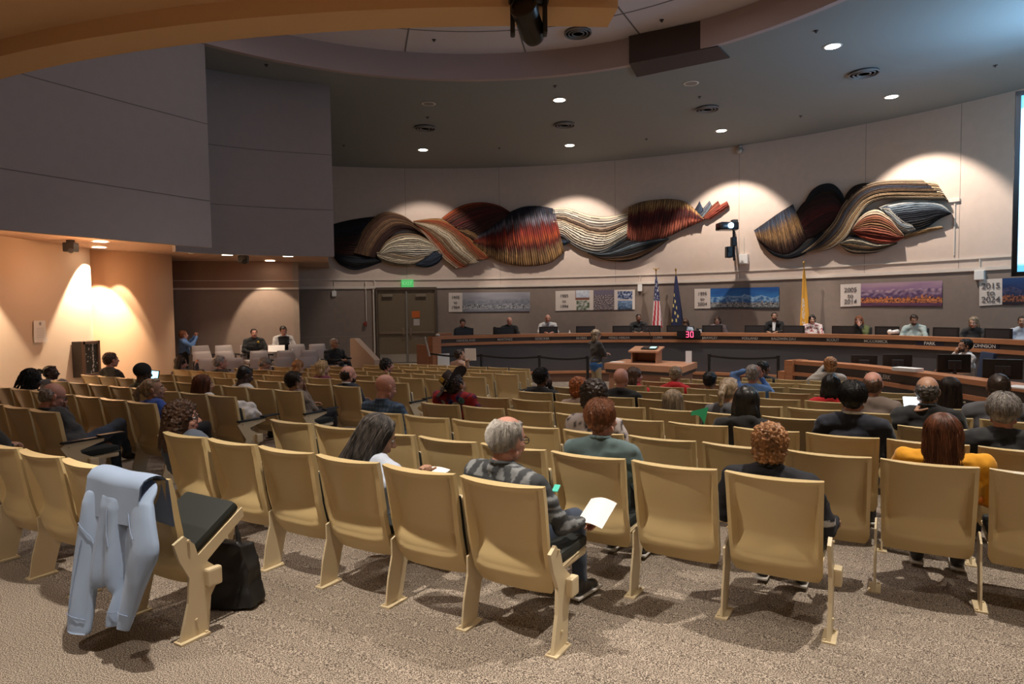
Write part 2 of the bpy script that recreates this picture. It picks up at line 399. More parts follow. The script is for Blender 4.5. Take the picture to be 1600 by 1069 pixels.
slab('wall_behind_column', [(-10.3, 14.9), (-11.8, 16.9)], -.5, 3.25, .15, M_PEACH)
# rest of the room behind and beside the camera
slab('wall_back', [(14, -4), (-9.6, -4)], -.4, 6.6, .2, M_PEACH)
slab('wall_right', [(13.4, 3.3), (13.4, -4)], -.6, 6.6, .2, M_UP)
slab('wall_left_gallery', [(-9.5, -4), (-9.42, 3.9)], -.4, 4.3, .2, M_PEACH)
# raised platform of the alcove with tiers for the grey chairs
g = G()
for e, z in (([(-10.2, 14.2), (-5.0, 14.5), (-5.2, 16.0), (-6.0, 18.35), (-11, 17.05)], -.13), ([(-10.2, 15.3), (-5.1, 15.55), (-3.8, 16.1), (-3.5, 18.9), (-6.0, 18.35), (-11, 17.05)], -.03), ([(-10.2, 16.3), (-5.2, 16.5), (-6.0, 18.35), (-11, 17.05)], .07)):
    g.prism(e, lambda a, b: (a, b, -.45), lambda a, b, z=z: (a, b, z))
struct(g.build('floor_platform', mat('platform_carpet', (.12, .09, .075), .95, bump=.3, bscale=300)))
# landing in front of the double doors
g = G(); g.prism([(-5.6, 19.5), (-1.9, 19.5), (-1.9, 21.75), (-5.6, 21.1)], lambda a, b: (a, b, -.45), lambda a, b: (a, b, .03))
struct(g.build('floor_landing', mat('pale_landing_vinyl', (.55, .5, .42), .3)))
# dais platform behind the desk
def dang(px, py=522, R=DR):
    p = atcirc(px, py, DC, R); return math.atan2(p.y - DC[1], p.x - DC[0])
DA0, DA1 = dang(676, 526), dang(1600, 531.5) - .12
struct(curved('floor_dais', -.45, .05, DR + .4, DR + 2.2, mat('dais_carpet', (.12, .09, .08), .95), DA0, DA1, 50, DC))
# ------------------------------------------------------------------ auditorium chairs
SHW, ZT, ZB, YT, YB = .515, .875, .285, -.125, .015     # shell width, top, bottom, offsets
def shell_center(v):                                    # v 0 bottom .. 1 top
    z = ZB + (ZT - ZB) * v; y = YB + (YT - YB) * v - .03 * math.sin(PI * min(1, v * 1.2)) * .5
    return y, z
def make_shell(parent):
    g = G(); nu, nv = 44, 46
    def back(u, v):
        x = (u - .5) * 2; hw = SHW / 2 * (1 - .05 * (1 - v)) * (1 - .10 * max(0, 1 - v / .12)**2); y, z = shell_center(v)
        z -= .014 * x * x * (1 if v < .5 else -.4)                                       # bottom edge sags, top corners lift
        y += .055 * abs(x)**2.4                                     # sides wrap forward
        # recessed field
        ex = 1 - abs(x); f = min(1, max(0, (ex - .10) / .06)); cvr = .12 + .10 * (abs(x))**3
        fz = min(1, max(0, (v - .175 - .06 * abs(x)**4) / .035)) * .30 + .70 * min(1, max(0, (v - .19 - .05 * abs(x)**3) / .22)); ft = min(1, max(0, (.985 - v) / .03))
        sm = lambda t: t * t * (3 - 2 * t)
        y += .062 * sm(f) * sm(ft) * (.16 * sm(min(1, max(0, (v - .165 - .06 * abs(x)**4) / .03))) + .84 * sm(min(1, max(0, (v - .18 - .05 * abs(x)**3) / .24)))) * (1 - .62 * sm(min(1, max(0, (v - .42) / .55))))
        if v < .14: y += .018 * sm(1 - v / .14) * (1 if v > .05 else .8)
        return (x * hw, y, z)
    def front(u, v):
        p = back(u, v); x = abs(u - .5) * 2; y, z = shell_center(v)
        return (p[0] * .985, max(p[1] + .016, y + .075 + .055 * x**2.4 * .3), p[2])
    g.grid(back, nu, nv); g.grid(front, nu, nv)
    W = nv + 1; O = (nu + 1) * W; fs = []
    for i in range(nu): fs += [(i * W, (i + 1) * W, O + (i + 1) * W, O + i * W), (i * W + nv, O + i * W + nv, O + (i + 1) * W + nv, (i + 1) * W + nv)]
    for j in range(nv): fs += [(j, O + j, O + j + 1, j + 1), (nu * W + j, nu * W + j + 1, O + nu * W + j + 1, O + nu * W + j)]
    g.f += fs; g.m += [0] * len(fs)
    o = g.build('backrest', M_BEIGE, parent, smooth=True, angle=50)
    g = G(); g.grid(lambda u, v: ((u - .5) * .36, shell_center(.12 + .8 * v)[0] + .105 + .03 * math.sin(PI * v) * math.sin(PI * u), shell_center(.12 + .8 * v)[1]), 8, 8)
    g.grid(lambda u, v: ((u - .5) * .36, shell_center(.12 + .8 * v)[0] + .095, shell_center(.12 + .8 * v)[1]), 8, 8)
    g.build('back_cushion', M_CUSH, parent, smooth=True)
    return o
LEG = [(-.045, 0), (.10, 0), (.10, .012), (.15, .20), (.20, .30), (.235, .34), (.235, .40), (.14, .44), (.02, .40), (.02, .30), (-.02, .16)]
END = [(-.05, 0), (.12, 0), (.12, .012), (.17, .25), (.26, .31), (.265, .385), (.19, .42), (.12, .46), (.11, .49), (.33, .545), (.33, .57), (-.02, .57), (-.06, .54), (.0, .44), (.05, .36), (.02, .25)]
ENDP = [(-.045, 0), (.12, 0), (.12, .012), (.14, .20), (.18, .26), (.185, .34), (.13, .39), (.075, .44), (.055, .51), (.0, .57), (-.06, .54), (-.03, .44), (.02, .34), (.01, .20)]
def make_leg(parent, x, end=False):
    g = G(); P = (END if end == 2 else ENDP) if end else LEG; t = .012 if not end else .02
    g.prism(P, lambda y, z: (x - t / 2, y, z), lambda y, z: (x + t / 2, y, z))
    g.box((x, .03, .006), (.07, .17, .012))
    g.tube([(x - .02, -.035, .0), (x - .02, -.035, .02)], .008, 8); g.tube([(x + .02, .10, 0), (x + .02, .10, .02)], .008, 8)
    if end:
        g.bbox((x + .028, .215 if end == 2 else .145, .35 if end == 2 else .31), (.045, .085, .10), .012)
        for y, z in ((.05, .10), (.13, .33), (.02, .54)): g.tube([(x, y, z), (x + .02, y, z)], .008, 8)
    return g.build('leg', M_BMET, parent)
def make_seat(parent, down):
    s = empty_mesh = None
    g = G()
    if down == 2:
        rx = math.radians(34); R3 = Matrix.Rotation(rx, 3, 'X'); o = Vector((0, .09, .40)); c_ = o + R3 @ Vector((0, .17, 0))
        g.bbox(c_, (.47, .36, .04), .015, rx=rx)
        for s in (-1, 1): g.prism([(0, -.05), (.34, -.03), (.36, .02), (0, .02)], lambda a, b, s=s: Vector((s * .245, 0, 0)) + o + R3 @ Vector((0, a, b)), lambda a, b, s=s: Vector((s * .255, 0, 0)) + o + R3 @ Vector((0, a, b)))
        p = g.build('seat', M_BMET, parent); c = G(); c.bbox(c_ + R3 @ Vector((0, 0, .045)), (.475, .38, .06), .026, rx=rx); c.build('seat_cushion', M_CUSH, p, smooth=True, angle=50)
    elif down:
        g.grid(lambda u, v: ((u - .5) * .48, .06 + v * .45, .375 + .035 * v), 6, 6); g.grid(lambda u, v: ((u - .5) * .44, .08 + v * .40, .345 + .03 * v), 6, 6)
        g.bbox((0, .28, .375), (.47, .44, .045), .015)
        p = g.build('seat', M_BMET, parent)
        c = G(); c.bbox((0, .285, .43), (.475, .46, .065), .028); c.build('seat_cushion', M_CUSH, p, smooth=True, angle=50)
    else:
        g.bbox((0, .10, .52), (.47, .04, .42), .015, rx=math.radians(10)); p = g.build('seat', M_BMET, parent)
        c = G(); c.bbox((0, .065, .53), (.46, .05, .41), .02, rx=math.radians(10)); c.build('seat_cushion', M_CUSH, p, smooth=True, angle=50)
    return p
def make_chair(down=False, last=False, tablet=False):
    t = empty('auditorium_chair'); make_shell(t); make_leg(t, -SW / 2); make_seat(t, down)
    if last:
        make_leg(t, SW / 2 + .004, 2 if tablet else 1)
        if tablet:
            g = G(); g.bbox((SW / 2, .14, .582), (.05, .38, .022), .008); g.build('armrest', M_BLACK, t, smooth=True, angle=40)
            g = G(); g.bbox((SW / 2 + .005, .40, .60), (.08, .24, .018), .006); g.build('tablet_arm', M_BLACK, t)
    return t
PROTO = {(d, l): make_chair(*l_) for (d, l), l_ in {(0, 0): (False, False), (1, 0): (True, False), (0, 1): (False, True), (1, 1): (True, True), (0, 2): (False, True, True), (1, 2): (True, True, True), (2, 1): (2, True)}.items()}
USED = set()
def chair(kind, N, t, label, group):
    pr = PROTO[kind]
    if kind in USED: o = copy_tree(pr)
    else: o = pr; USED.add(kind)
    P = NV * N + TV * t; o.location = (P.x, P.y, floor_z(N)); o.rotation_euler = (0, 0, -ANG)
    return tag(o, label, 'chair', group)
ORD = ['first', 'second', 'third', 'fourth', 'fifth', 'sixth', 'seventh', 'eighth', 'ninth', 'tenth', 'eleventh', 'twelfth', 'thirteenth', 'fourteenth']
ROWN = ['rearmost', 'second rear', 'third rear', 'fourth rear', 'fifth rear', 'sixth rear', 'seventh rear', 'eighth rear', 'ninth rear', 'tenth rear', 'front', 'very front']
# right block: row -> (index, start t, seat count);   occupied seats (index -> who)
RIGHT = {
 'Z': (-1, -6.03, 5, {1: 'the person stretching dark trousered legs'}),
 'A': (0, -4.86, 6, {0: 'the curly haired woman in denim', 3: 'the grey long-haired woman', 5: 'the grey-haired man in patterned shirt'}),
 'B': (1, -4.783, 8, {5: 'the auburn-haired man in teal', 7: 'the curly blond person in navy'}),
 'C': (2, -4.593, 10, {0: 'the bald man in blue plaid', 4: 'the woman in floral top', 8: None, 9: 'the woman in yellow hoodie'}),
 'D': (3, -4.572, 12, {0: 'the person in pin covered red jacket', 6: 'the person in black hooded coat', 7: 'the man in dark navy suit', 9: 'the grey-haired man in black at right'}),
 'E': (4, -4.506, 11, {2: 'the person with bright orange curls', 4: 'the long-haired woman with green cloth', 5: 'the ponytailed person in grey', 8: 'the man in black with lit tablet'}),
 'F': (5, -4.407, 11, {0: 'the man with hand on chin', 2: 'the bald man in black', 7: 'the bald man in taupe jacket', 9: 'the dark bald person in grey'}),
 'G': (6, -4.345, 9, {6: 'the dark-haired woman in red', 8: 'the long brown haired woman in black'}),
 'H': (7, -3.778, 8, {0: 'the brown-haired woman in red', 1: 'the short-haired person in red hood', 2: 'the dark-haired person with pale collar', 3: 'the man in blue shirt with raised arms'}),
 'I': (8, -3.664, 7, {}),
 'J': (9, -3.65, 6, {}),
 'K': (10, -3.014, 4, {0: 'the person in black beside the belt post', 2: 'the curly blond person in cream blazer'}),
}
TSTART = {}
for k, (ri, t0, cnt, occ) in RIGHT.items():
    N = N0 + DN * ri; TSTART[k] = t0
    rn = 'row behind the back row, beside the jacket,' if ri < 0 else ROWN[ri] + ' row'
    for j in range(cnt):
        last = j == cnt - 1
        side = 'right end of' if last else 'left end of' if j == 0 else ORD[j] + ' from the left in'
        lab = f'beige auditorium chair, {side} the {rn} of the right block'
        if ri < 0:
            if j == 0: continue
            lab = ['', 'beige chair at the left picture edge with dark legs stretched from it', 'left beige chair of the pair left of the draped jacket', 'beige chair directly left of the draped jacket', 'beige chair draped with the light blue jacket'][j]
        who = occ.get(j)
        if who and ri >= 0: lab = f'beige auditorium chair under {who}, {ROWN[ri]} row'
        chair((2 if (ri < 0 and j == 4) else 1 if who else 0, 1 if last else 0), N, t0 + SW * (j + .5), lab, 'auditorium chairs of the right block')
# left block: end t (right end), start t
LEFT = [ # idx, t end, count, occupied from the right end (0 = last)
 (0, -6.76, 5, {0: 'the man resting ankle on knee'}),
 (1, -6.744, 7, {0: 'the ponytailed person in bright blue', 4: 'the person with long dreadlocks'}),
 (2, -6.68, 8, {1: 'the auburn long-haired woman in cream', 4: 'the person in black beanie', 7: 'the person with dark bun'}),
 (3, -6.605, 10, {0: 'the man in tan jacket, hand at mouth', 2: 'the man in white jacket', 8: 'the short-haired man in black'}),
 (4, -6.487, 10, {0: 'the bearded man in navy suit'}),
 (5, -6.374, 11, {3: 'the long blond haired woman in maroon', 8: 'the grey-haired man in black', 10: 'the brown-haired woman with raised arm'}),
 (6, -6.27, 10, {6: 'the blond woman near the wall', 8: 'the man in grey cap'}),
 (7, -6.18, 10, {4: 'the spiky dark haired man'}),
 (8, -6.06, 10, {}), (9, -6.41, 8, {}), (10, -6.85, 7, {3: 'the man holding up white paper'})]
TEND = {}
for i, te, cnt, occ in LEFT:
    N = N0 + DN * (i + .13); TEND[i] = te
    for j in range(cnt):
        t = te - SW * (j + .5); side = 'aisle end of' if j == 0 else 'wall end of' if j == cnt - 1 else ORD[j] + ' from the aisle in'
        lab = f'beige auditorium chair, {side} the {ROWN[i]} row of the left block'
        if j in occ: lab = f'beige auditorium chair under {occ[j]}, {ROWN[i]} row'
        chair((1 if j in occ else 0, (2 if i in (0, 2, 3, 5, 8) else 1) if j == 0 else 0), N, t, lab, 'auditorium chairs of the left block')
for k, o in PROTO.items():
    if k not in USED:
        for c in [x for x in col.objects if x.parent == o or (x.parent and x.parent.parent == o)]: bpy.data.objects.remove(c)
        bpy.data.objects.remove(o)

# ------------------------------------------------------------------ grey tufted chairs of the alcove
M_GREY = mat('grey_tufted_fabric', (.40, .355, .345), .9, bump=.1, bscale=200)
def make_grey():
    t = empty('tufted_chair')
    def pad(fn, c):
        g = G(); g.grid(lambda u, v: fn(u, v, 1), 14, 12); g.grid(lambda u, v: fn(u, v, 0), 14, 12); return g.build(c, M_GREY, t, smooth=True)
    def back(u, v, s):
        x = (u - .5); b = (math.sin(PI * u) * math.sin(PI * v))**.35
        dim = sum(.026 * math.exp(-((x - a)**2 + (v - .55)**2) / .004) for a in (-.25, 0, .25))
        y = -.09 * v - .12; return (x * .47 * (1 - .12 * abs(v - .5) * 2 * (v > .5)), y + (-1 if s else 1) * (.055 * b - (dim if s else 0)), .44 + .42 * v)
    pad(back, 'backrest')
    g = G(); g.bbox((0, .10, .43), (.46, .42, .11), .04); g.build('seat', M_GREY, t, smooth=True, angle=60)
    g = G(); g.bbox((0, .1, .34), (.12, .3, .08), .01); g.lathe([(.2, 0), (.2, .02), (.05, .05), (.035, .08), (.035, .34)], (0, .1, 0), 16); g.build('pedestal', M_BLACK, t)
    for s in (-1, 1):
        g = G(); g.bbox((s * .25, .08, .62), (.05, .32, .04), .012); g.tube([(s * .25, -.05, .4), (s * .25, -.05, .6)], .015); g.build('armrest', M_BLACK, t, smooth=True, angle=40)
    return t
gp = make_grey(); first = True
GR = [(14.75, -.13, ((328, 'front'), (370, 'front'), (410, 'front'), (447, 'front'), (485, 'front'))), (15.75, -.03, ((320, 'middle'), (355, 'middle'), (409, 'middle'), (451, 'middle'), (488, 'middle'))), (16.75, .07, ((318, 'rear'), (354, 'rear'), (393, 'rear'), (436, 'rear'), (468, 'rear'), (500, 'rear')))]
WHO = {('rear', 2): 'under the officer in black uniform', ('rear', 3): 'under the officer in white sleeves'}
for Y, z, L in GR:
    for i, (px, rn) in enumerate(L):
        o = gp if first else copy_tree(gp); first = False
        p = atY(px, 550, Y); o.location = (p.x, p.y, z); o.rotation_euler = (0, 0, -2.35 - .03 * i)
        tag(o, f'grey tufted chair in the alcove, {WHO.get((rn, i), ORD[i] + " from the column")}, {rn} row', 'chair', 'grey tufted alcove chairs')
o = copy_tree(gp); p = atY(526, 550, 16.1); o.location = (p.x, p.y, -.03); o.rotation_euler = (0, 0, -2.2)
tag(o, 'grey tufted chair under the seated officer beside the beige ramp wall', 'chair', 'grey tufted alcove chairs')
# beige ramp side wall
g = G(); p0 = atY(547, 540, 17.2); p1 = atY(585, 550, 16.6); d = (p1 - p0); d.z = 0; L = d.length; d.normalize(); q = Vector((-d.y, d.x, 0))
P = [(0, -.3), (L, -.3), (L, .5), (L * .9, .58), (.18, 1.05), (0, 1.05)]
g.prism(P, lambda a, z: (p0.x + d.x * a, p0.y + d.y * a, z), lambda a, z: (p0.x + d.x * a + q.x * .18, p0.y + d.y * a + q.y * .18, z))
struct(g.build('wall_ramp', mat('ramp_laminate', (.46, .34, .26), .6)))

# ------------------------------------------------------------------ dais
DT = tag(empty('dais_desk', (DC[0], DC[1], 0)), 'long curved orange wood and charcoal dais desk with name strip', 'desk')
def dpart(name, z0, z1, r0, r1, m, a0=DA0, a1=DA1, n=70):
    o = curved(name, z0, z1, r0, r1, m, a0, a1, n, (0, 0), DT); return o
dpart('top_rail', .94, 1.03, DR, DR + .30, WOOD); dpart('name_strip', .83, .94, DR + .03, DR + .2, M_STRIP)
dpart('lower_rail', .75, .83, DR, DR + .2, WOOD); dpart('front_panel', -.09, .75, DR + .06, DR + .14, M_DGREY)
dpart('base_rail', -.16, -.09, DR - .06, DR + .14, WOOD); dpart('plinth', -.42, -.16, DR + .02, DR + .14, mat('brown_plinth', (.2, .10, .06), .6))
dpart('work_surface', .66, .70, DR + .2, DR + 1.05, WOOD)
for a, w_ in ((DA0, .02), (DA1, -.02)):
    g = G(); r = DR + .3; aa = a - w_ * .7
    for rad in (DR + .15,): g.box((rad * math.cos(aa), rad * math.sin(aa), .31), (.36, .26, 1.44), rz=aa)
    g.box(((DR + .75) * math.cos(a), (DR + .75) * math.sin(a), .17), (.9, .05, 1.2), rz=a); g.build('end_panel', WOOD, DT)
def dpt(px, py, R=DR):
    p = atcirc(px, py, DC, R); a = math.atan2(p.y - DC[1], p.x - DC[0]); return p, a
for px, s, dark in ((728, 'HANDELAND', 0), (789, 'MARTINEZ', 0), (847, 'GOECKER', 0), (908.5, 'SILVERS', 0), (967.5, 'PEREZ-VERDIA', 0), (1028, 'CLERK', 0), (1109, 'BRAWLEY', 0), (1171.5, 'VOLLAND', 0), (1224.5, 'BALDWIN DAY', 0), (1301.5, 'SCOUT', 0), (1368.5, 'MCCORMICK', 0), (1453, 'PARK', 1), (1538.5, 'JOHNSON', 1)):
    p, a = dpt(px, 528, DR + .02)
    # readable from inside the arc: text faces the centre
    R_ = Matrix.Rotation(a - PI / 2, 4, 'Z') @ Matrix.Rotation(PI / 2, 4, 'X')
    lx, ly = (DR + .022) * math.cos(a), (DR + .022) * math.sin(a)
    pl = G(); pl.box((lx, ly, .885), (.012, .62, .10), rz=a); pl = pl.build('name_plate', mat('navy_name_plate', (.012, .014, .035), .5) if dark else mat('brown_name_plate', (.035, .025, .022), .5), DT)
    text_obj('name_lettering', s, .105 if dark else .095, ((DR + .013) * math.cos(a), (DR + .013) * math.sin(a), .885), R_, M_WHITE if dark else mat('dim_lettering', (.5, .47, .42), .6), pl)
# red LED timer
p, a = dpt(1076, 525, DR - .04)
T = tag(empty('countdown_timer', (p.x, p.y, .985), a - PI / 2), 'black timer display with red digits on the dais front', 'timer')
g = G(); g.bbox((0, 0, 0), (.66, .07, .22), .008); g.build('case', M_BLACK, T)
SEG = {'3': 'abgcd', '0': 'abcdef'}
RED = mat('red_led', (.8, .05, .1), .5, emit=(1, .06, .14), es=2.6)
for ch, ox in (('3', -.03), ('0', .095)):
    g = G(); w_, h_ = .07, .075
    S = {'a': (0, h_, w_, .016), 'g': (0, 0, w_, .016), 'd': (0, -h_, w_, .016), 'b': (w_ / 2, h_ / 2, .016, h_), 'c': (w_ / 2, -h_ / 2, .016, h_), 'f': (-w_ / 2, h_ / 2, .016, h_), 'e': (-w_ / 2, -h_ / 2, .016, h_)}
    for k in SEG[ch]: x, z, a1_, b1_ = S[k]; g.box((ox + x, -.038, z), (a1_, .004, b1_))
    g.build('digit', RED, T)
# monitors and chairs on the dais
def make_monitor():
    t = empty('computer_monitor'); g = G(); g.bbox((0, 0, .36), (.58, .035, .34), .008); g.build('screen_housing', M_BLACK, t)
    g = G(); g.box((0, -.019, .36), (.5, .003, .27)); g.box((0, .025, .33), (.2, .03, .2)); g.build('rear_vent', M_DARK, t)
    g = G(); g.box((0, .05, .14), (.06, .03, .3)); g.bbox((0, .05, .01), (.25, .2, .02), .004); g.build('stand', M_BLACK, t); return t
mp = make_monitor(); first = True
MON = [(725, 'before the brown-haired person at the left end'), (789, 'left of the bald man in dark jacket'), (857, 'in front of the bald man in white shirt'), (915, 'at the empty place right of the white-shirted man'), (972, 'left of the man in black jacket'), (1017, 'right of the man in black jacket'), (1057, 'left of the person in pale blue'),
       (1113, 'in front of the woman with glasses'), (1180, 'left of the man in open black suit'), (1240, 'between the suited man and the woman in patterned blouse'), (1318, 'left of the red-haired woman'), (1386, 'left of the man in mint shirt'), (1478, 'left of the blond woman'), (1560, 'right of the blond woman')]
for px, d_ in MON:
    o = mp if first else copy_tree(mp); first = False
    p, a = dpt(px, 515, DR + .55); o.location = (p.x, p.y, .70); o.rotation_euler = (0, 0, a - PI / 2)
    tag(o, 'black computer monitor on the dais ' + d_, 'monitor', 'monitors along the dais')

# ------------------------------------------------------------------ lower clerk desk on the right
LDP = catmull([(5.45, 14.35, 0), (6.0, 13.45, 0), (6.6, 12.3, 0), (6.87, 10.5, 0), (7.0, 8.9, 0), (7.05, 7.2, 0)], 50)
LDP = [(p.x, p.y) for p in LDP if p.y < 13.75]
LD = tag(empty('clerk_desk', (0, 0, 0)), 'lower curved orange wood clerk desk in front of the dais', 'desk')
def lpart(name, z0, z1, o0, o1, m, k=0):
    g = G(); g.sweep([(o0, z0), (o0, z1), (o1, z1), (o1, z0)], LDP[k:]); return g.build(name, m, LD)
lpart('top_rail', .52, .6, 0, .35, WOOD); lpart('name_strip', .36, .52, .02, .2, M_STRIP); lpart('lower_rail', .29, .36, -.04, .2, WOOD)
lpart('front_panel', -.41, .29, .04, .14, M_DGREY); lpart('work_surface', .31, .35, .2, 1.0, WOOD)
e = LDP[0]; dd = Vector((LDP[1][0] - e[0], LDP[1][1] - e[1], 0)).normalized(); rz = math.atan2(dd.y, dd.x)
g = G(); q = Vector((-dd.y, dd.x, 0)); c = Vector((*e, 0)) + q * .2
g.box((c.x, c.y, .1), (.2, .5, 1.0), rz=rz); c2 = c - dd * .16 - q * .12; g.box((c2.x, c2.y, -.03), (.16, .3, .78), rz=rz); g.build('end_panel', WOOD, LD)
def near_ld(px, py, z):
    p = atz(px, py, z); k = min(range(len(LDP) - 1), key=lambda i: abs(LDP[i][0] / LDP[i][1] - p.x / p.y)); a = Vector((*LDP[k], 0)); b = Vector((*LDP[k + 1], 0))
    d = (b - a).normalized(); return a, d
a_, d_ = near_ld(1364, 582, .44); n_ = Vector((d_.y, -d_.x, 0))
R_ = Matrix.Rotation(math.atan2(d_.y, d_.x), 4, 'Z') @ Matrix.Rotation(PI / 2, 4, 'X')
text_obj('name_lettering', 'MINUTES CLERK', .11, (a_.x + n_.x * -.0, a_.y, .44) if False else tuple(a_ + Vector((-d_.y, d_.x, 0)) * .012 + Vector((0, 0, .44))), R_, mat('dim_lettering'), LD)

# ------------------------------------------------------------------ speaker table and lectern
TB = tag(empty('speaker_table', (0, 0, 0)), 'pale maple table with lectern box on it before the dais', 'table')
f = atz(1066, 573.5, .35); rgt = atz(1089.5, 566, .35); lb = atz(950, 561.5, .35); lf = atz(944, 567.5, .35)
g = G(); quad = [(lf.x, lf.y), (f.x, f.y), (rgt.x, rgt.y), (lb.x + .5, lb.y)]
g.prism(quad, lambda a, b: (a, b, .20), lambda a, b: (a, b, .35)); g.build('table_top', WOODP, TB)
cx_ = sum(p[0] for p in quad) / 4; cy_ = sum(p[1] for p in quad) / 4
g = G(); g.prism([(cx_ + (a - cx_) * .97, cy_ + (b - cy_) * .97) for a, b in quad], lambda a, b: (a, b, .11), lambda a, b: (a, b, .2)); g.build('dark_band', M_STRIP, TB)
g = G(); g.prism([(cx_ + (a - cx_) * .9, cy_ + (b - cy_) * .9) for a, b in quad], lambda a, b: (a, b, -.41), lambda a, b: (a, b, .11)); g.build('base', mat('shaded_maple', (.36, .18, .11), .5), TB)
LT = tag(empty('lectern', (0, 0, 0)), 'maple lectern box with slanted top and open back on the table', 'lectern')
l0 = atz(986, 567, .35); l1 = atz(1026, 568, .35); dx = (l1 - l0); dx.z = 0; W_ = dx.length; dx.normalize(); dy = Vector((-dx.y, dx.x, 0)); DP = .55
def lp(a, b, z): return l0 + dx * a + dy * b + Vector((0, 0, z))
def lbox(g, a0, a1, b0, b1, z0, z1, z0b=None, z1b=None):
    z0b = z0 if z0b is None else z0b; z1b = z1 if z1b is None else z1b
    g.add([lp(a0, b0, z0), lp(a1, b0, z0), lp(a1, b1, z0b), lp(a0, b1, z0b), lp(a0, b0, z1), lp(a1, b0, z1), lp(a1, b1, z1b), lp(a0, b1, z1b)], [(0, 3, 2, 1), (4, 5, 6, 7), (0, 1, 5, 4), (1, 2, 6, 5), (2, 3, 7, 6), (3, 0, 4, 7)])
g = G(); lbox(g, -.06, W_ + .06, -.05, DP + .05, .27, .31, .36, .40); g.build('slanted_top', WOODP, LT)
for s, a in (('l', 0), ('r', W_ - .03)):
    g = G(); lbox(g, a, a + .03, 0, DP, 0, .28, 0, .36); g.build('side_panel', WOODP, LT)
g = G(); lbox(g, .03, W_ - .03, DP - .03, DP, 0, .3); g.build('front_panel', WOODP, LT)
g = G(); lbox(g, .03, W_ - .03, .02, DP - .03, 0, .02); g.build('shelf', mat('dark_shelf', (.10, .05, .03), .6), LT)
g = G(); g.tube([lp(.4, .5, .4), lp(.4, .48, .55), lp(.38, .4, .75), lp(.36, .3, .85)], .008); g.tube([lp(.36, .3, .85), lp(.355, .26, .87)], .016)
tag(g.build('gooseneck_microphone', M_BLACK), 'thin black gooseneck microphone on the lectern', 'microphone')
tk = tag(empty('control_tablet', (0, 0, 0)), 'dark touch panel with glowing screen lying on the lectern top', 'tablet')
g = G(); lbox(g, .22, .62, .12, .42, .34, .36, .385, .405); g.build('tablet_case', M_BLACK, tk)
g = G(); lbox(g, .42, .58, .15, .38, .361, .363, .402, .404); g.build('screen', mat('teal_screen', (.2, .4, .4), .3, emit=(.35, .7, .65), es=1.2), tk)
g = G(); p = atz(1076, 567, .35); g.box((p.x, p.y, .35 + .15), (.15, .02, .30), rz=-.1); g.box((p.x, p.y + .06, .355), (.14, .12, .01), rz=-.1)
tag(g.build('table_sign', M_PAPER), 'white upright card sign standing at the table right end', 'sign')
g = G(); p = atz(965, 566, .352); g.box((p.x, p.y, .356), (.35, .25, .01), rz=-.5); tag(g.build('paper_sheet', M_PAPER), 'white paper sheet lying on the speaker table near the woman', 'paper')
# belt barriers
def post(px, Y, z1, lab):
    t = empty('belt_post', label=lab, cat='barrier post', group='belt barrier posts'); p = atY(px, 570, Y); t.location = (p.x, p.y, -.41)
    g = G(); g.lathe([(.035, .02), (.035, z1), (.045, z1), (.045, z1 + .04)], n=16); g.build('pole', M_BLACK, t, smooth=True, angle=40)
    g = G(); g.lathe([(.17, 0), (.17, .015), (.05, .03)], n=20); g.build('base', M_BLACK, t, smooth=True, angle=40)
    return Vector((p.x, p.y, -.41 + z1))
def belt(pts, lab):
    g = G()
    for a, b in zip(pts[:-1], pts[1:]):
        P = [a.lerp(b, i / 8) - Vector((0, 0, .05 * math.sin(PI * i / 8))) for i in range(9)]
        for q0, q1 in zip(P[:-1], P[1:]):
            g.add([q0 + Vector((0, -.004, -.035)), q1 + Vector((0, -.004, -.035)), q1 + Vector((0, -.004, .015)), q0 + Vector((0, -.004, .015)), q0 + Vector((0, .004, -.035)), q1 + Vector((0, .004, -.035)), q1 + Vector((0, .004, .015)), q0 + Vector((0, .004, .015))], [(0, 1, 2, 3), (4, 7, 6, 5), (0, 4, 5, 1), (3, 2, 6, 7)])
    tag(g.build('barrier_belt', M_BLACK), lab, 'barrier belt')
B1 = [post(752, 17.7, .93, 'black belt post left of centre before the dais'), post(843, 17.3, .90, 'black belt post right of the seated man with paper'), post(918, 17.0, .88, 'black belt post behind the standing woman')]
pL, aL = dpt(672, 550, DR - .12)
belt([Vector((pL.x, pL.y, .57))] + B1, 'long black belt along the left dais front')
B2 = [post(1108, 16.2, .95, 'left black belt post of the short barrier right of the lectern'), post(1216, 15.1, .97, 'right black belt post of the short barrier')]
belt(B2, 'short black belt right of the lectern table')
g = G(); p, a = dpt(693, 562, DR - .07); g.box((p.x, p.y, .33), (.02, .36, .42), rz=a); tag(g.build('notice_board', M_PAPER), 'white board leaning on the dais left end', 'notice')
# things on the dais
p, a = dpt(684, 520, DR + .2); g = G(); g.lathe([(.05, 0), (.06, .03), (.05, .07)], (p.x, p.y, 1.03), 14); tag(g.build('paper_cup', M_WHITE), 'small white cup on the dais left end', 'cup')
p, a = dpt(694, 520, DR + .75); g = G(); g.bbox((p.x, p.y, .90), (.1, .45, .40), .02, rz=a); tag(g.build('wooden_box', WOOD), 'low orange wooden box on the dais left end', 'box')
p, a = dpt(773, 510, DR + .5); g = G(); g.lathe([(.05, 0), (.05, .16), (.03, .2), (.055, .26), (.055, .5), (.04, .55)], (p.x, p.y, .70), 14); tag(g.build('camera_stand', M_BLACK), 'black upright desk camera left of the bald man', 'camera')
p, a = dpt(1093, 515, DR + .5)
t = tag(empty('conference_phone', (p.x, p.y, .70)), 'black desk phone with pale label beside the glasses woman', 'phone'); g = G(); g.bbox((0, 0, .22), (.16, .16, .44), .02); g.build('body', M_BLACK, t); g = G(); g.box((0, -.085, .36), (.07, .01, .1)); g.build('label', M_PAPER, t)
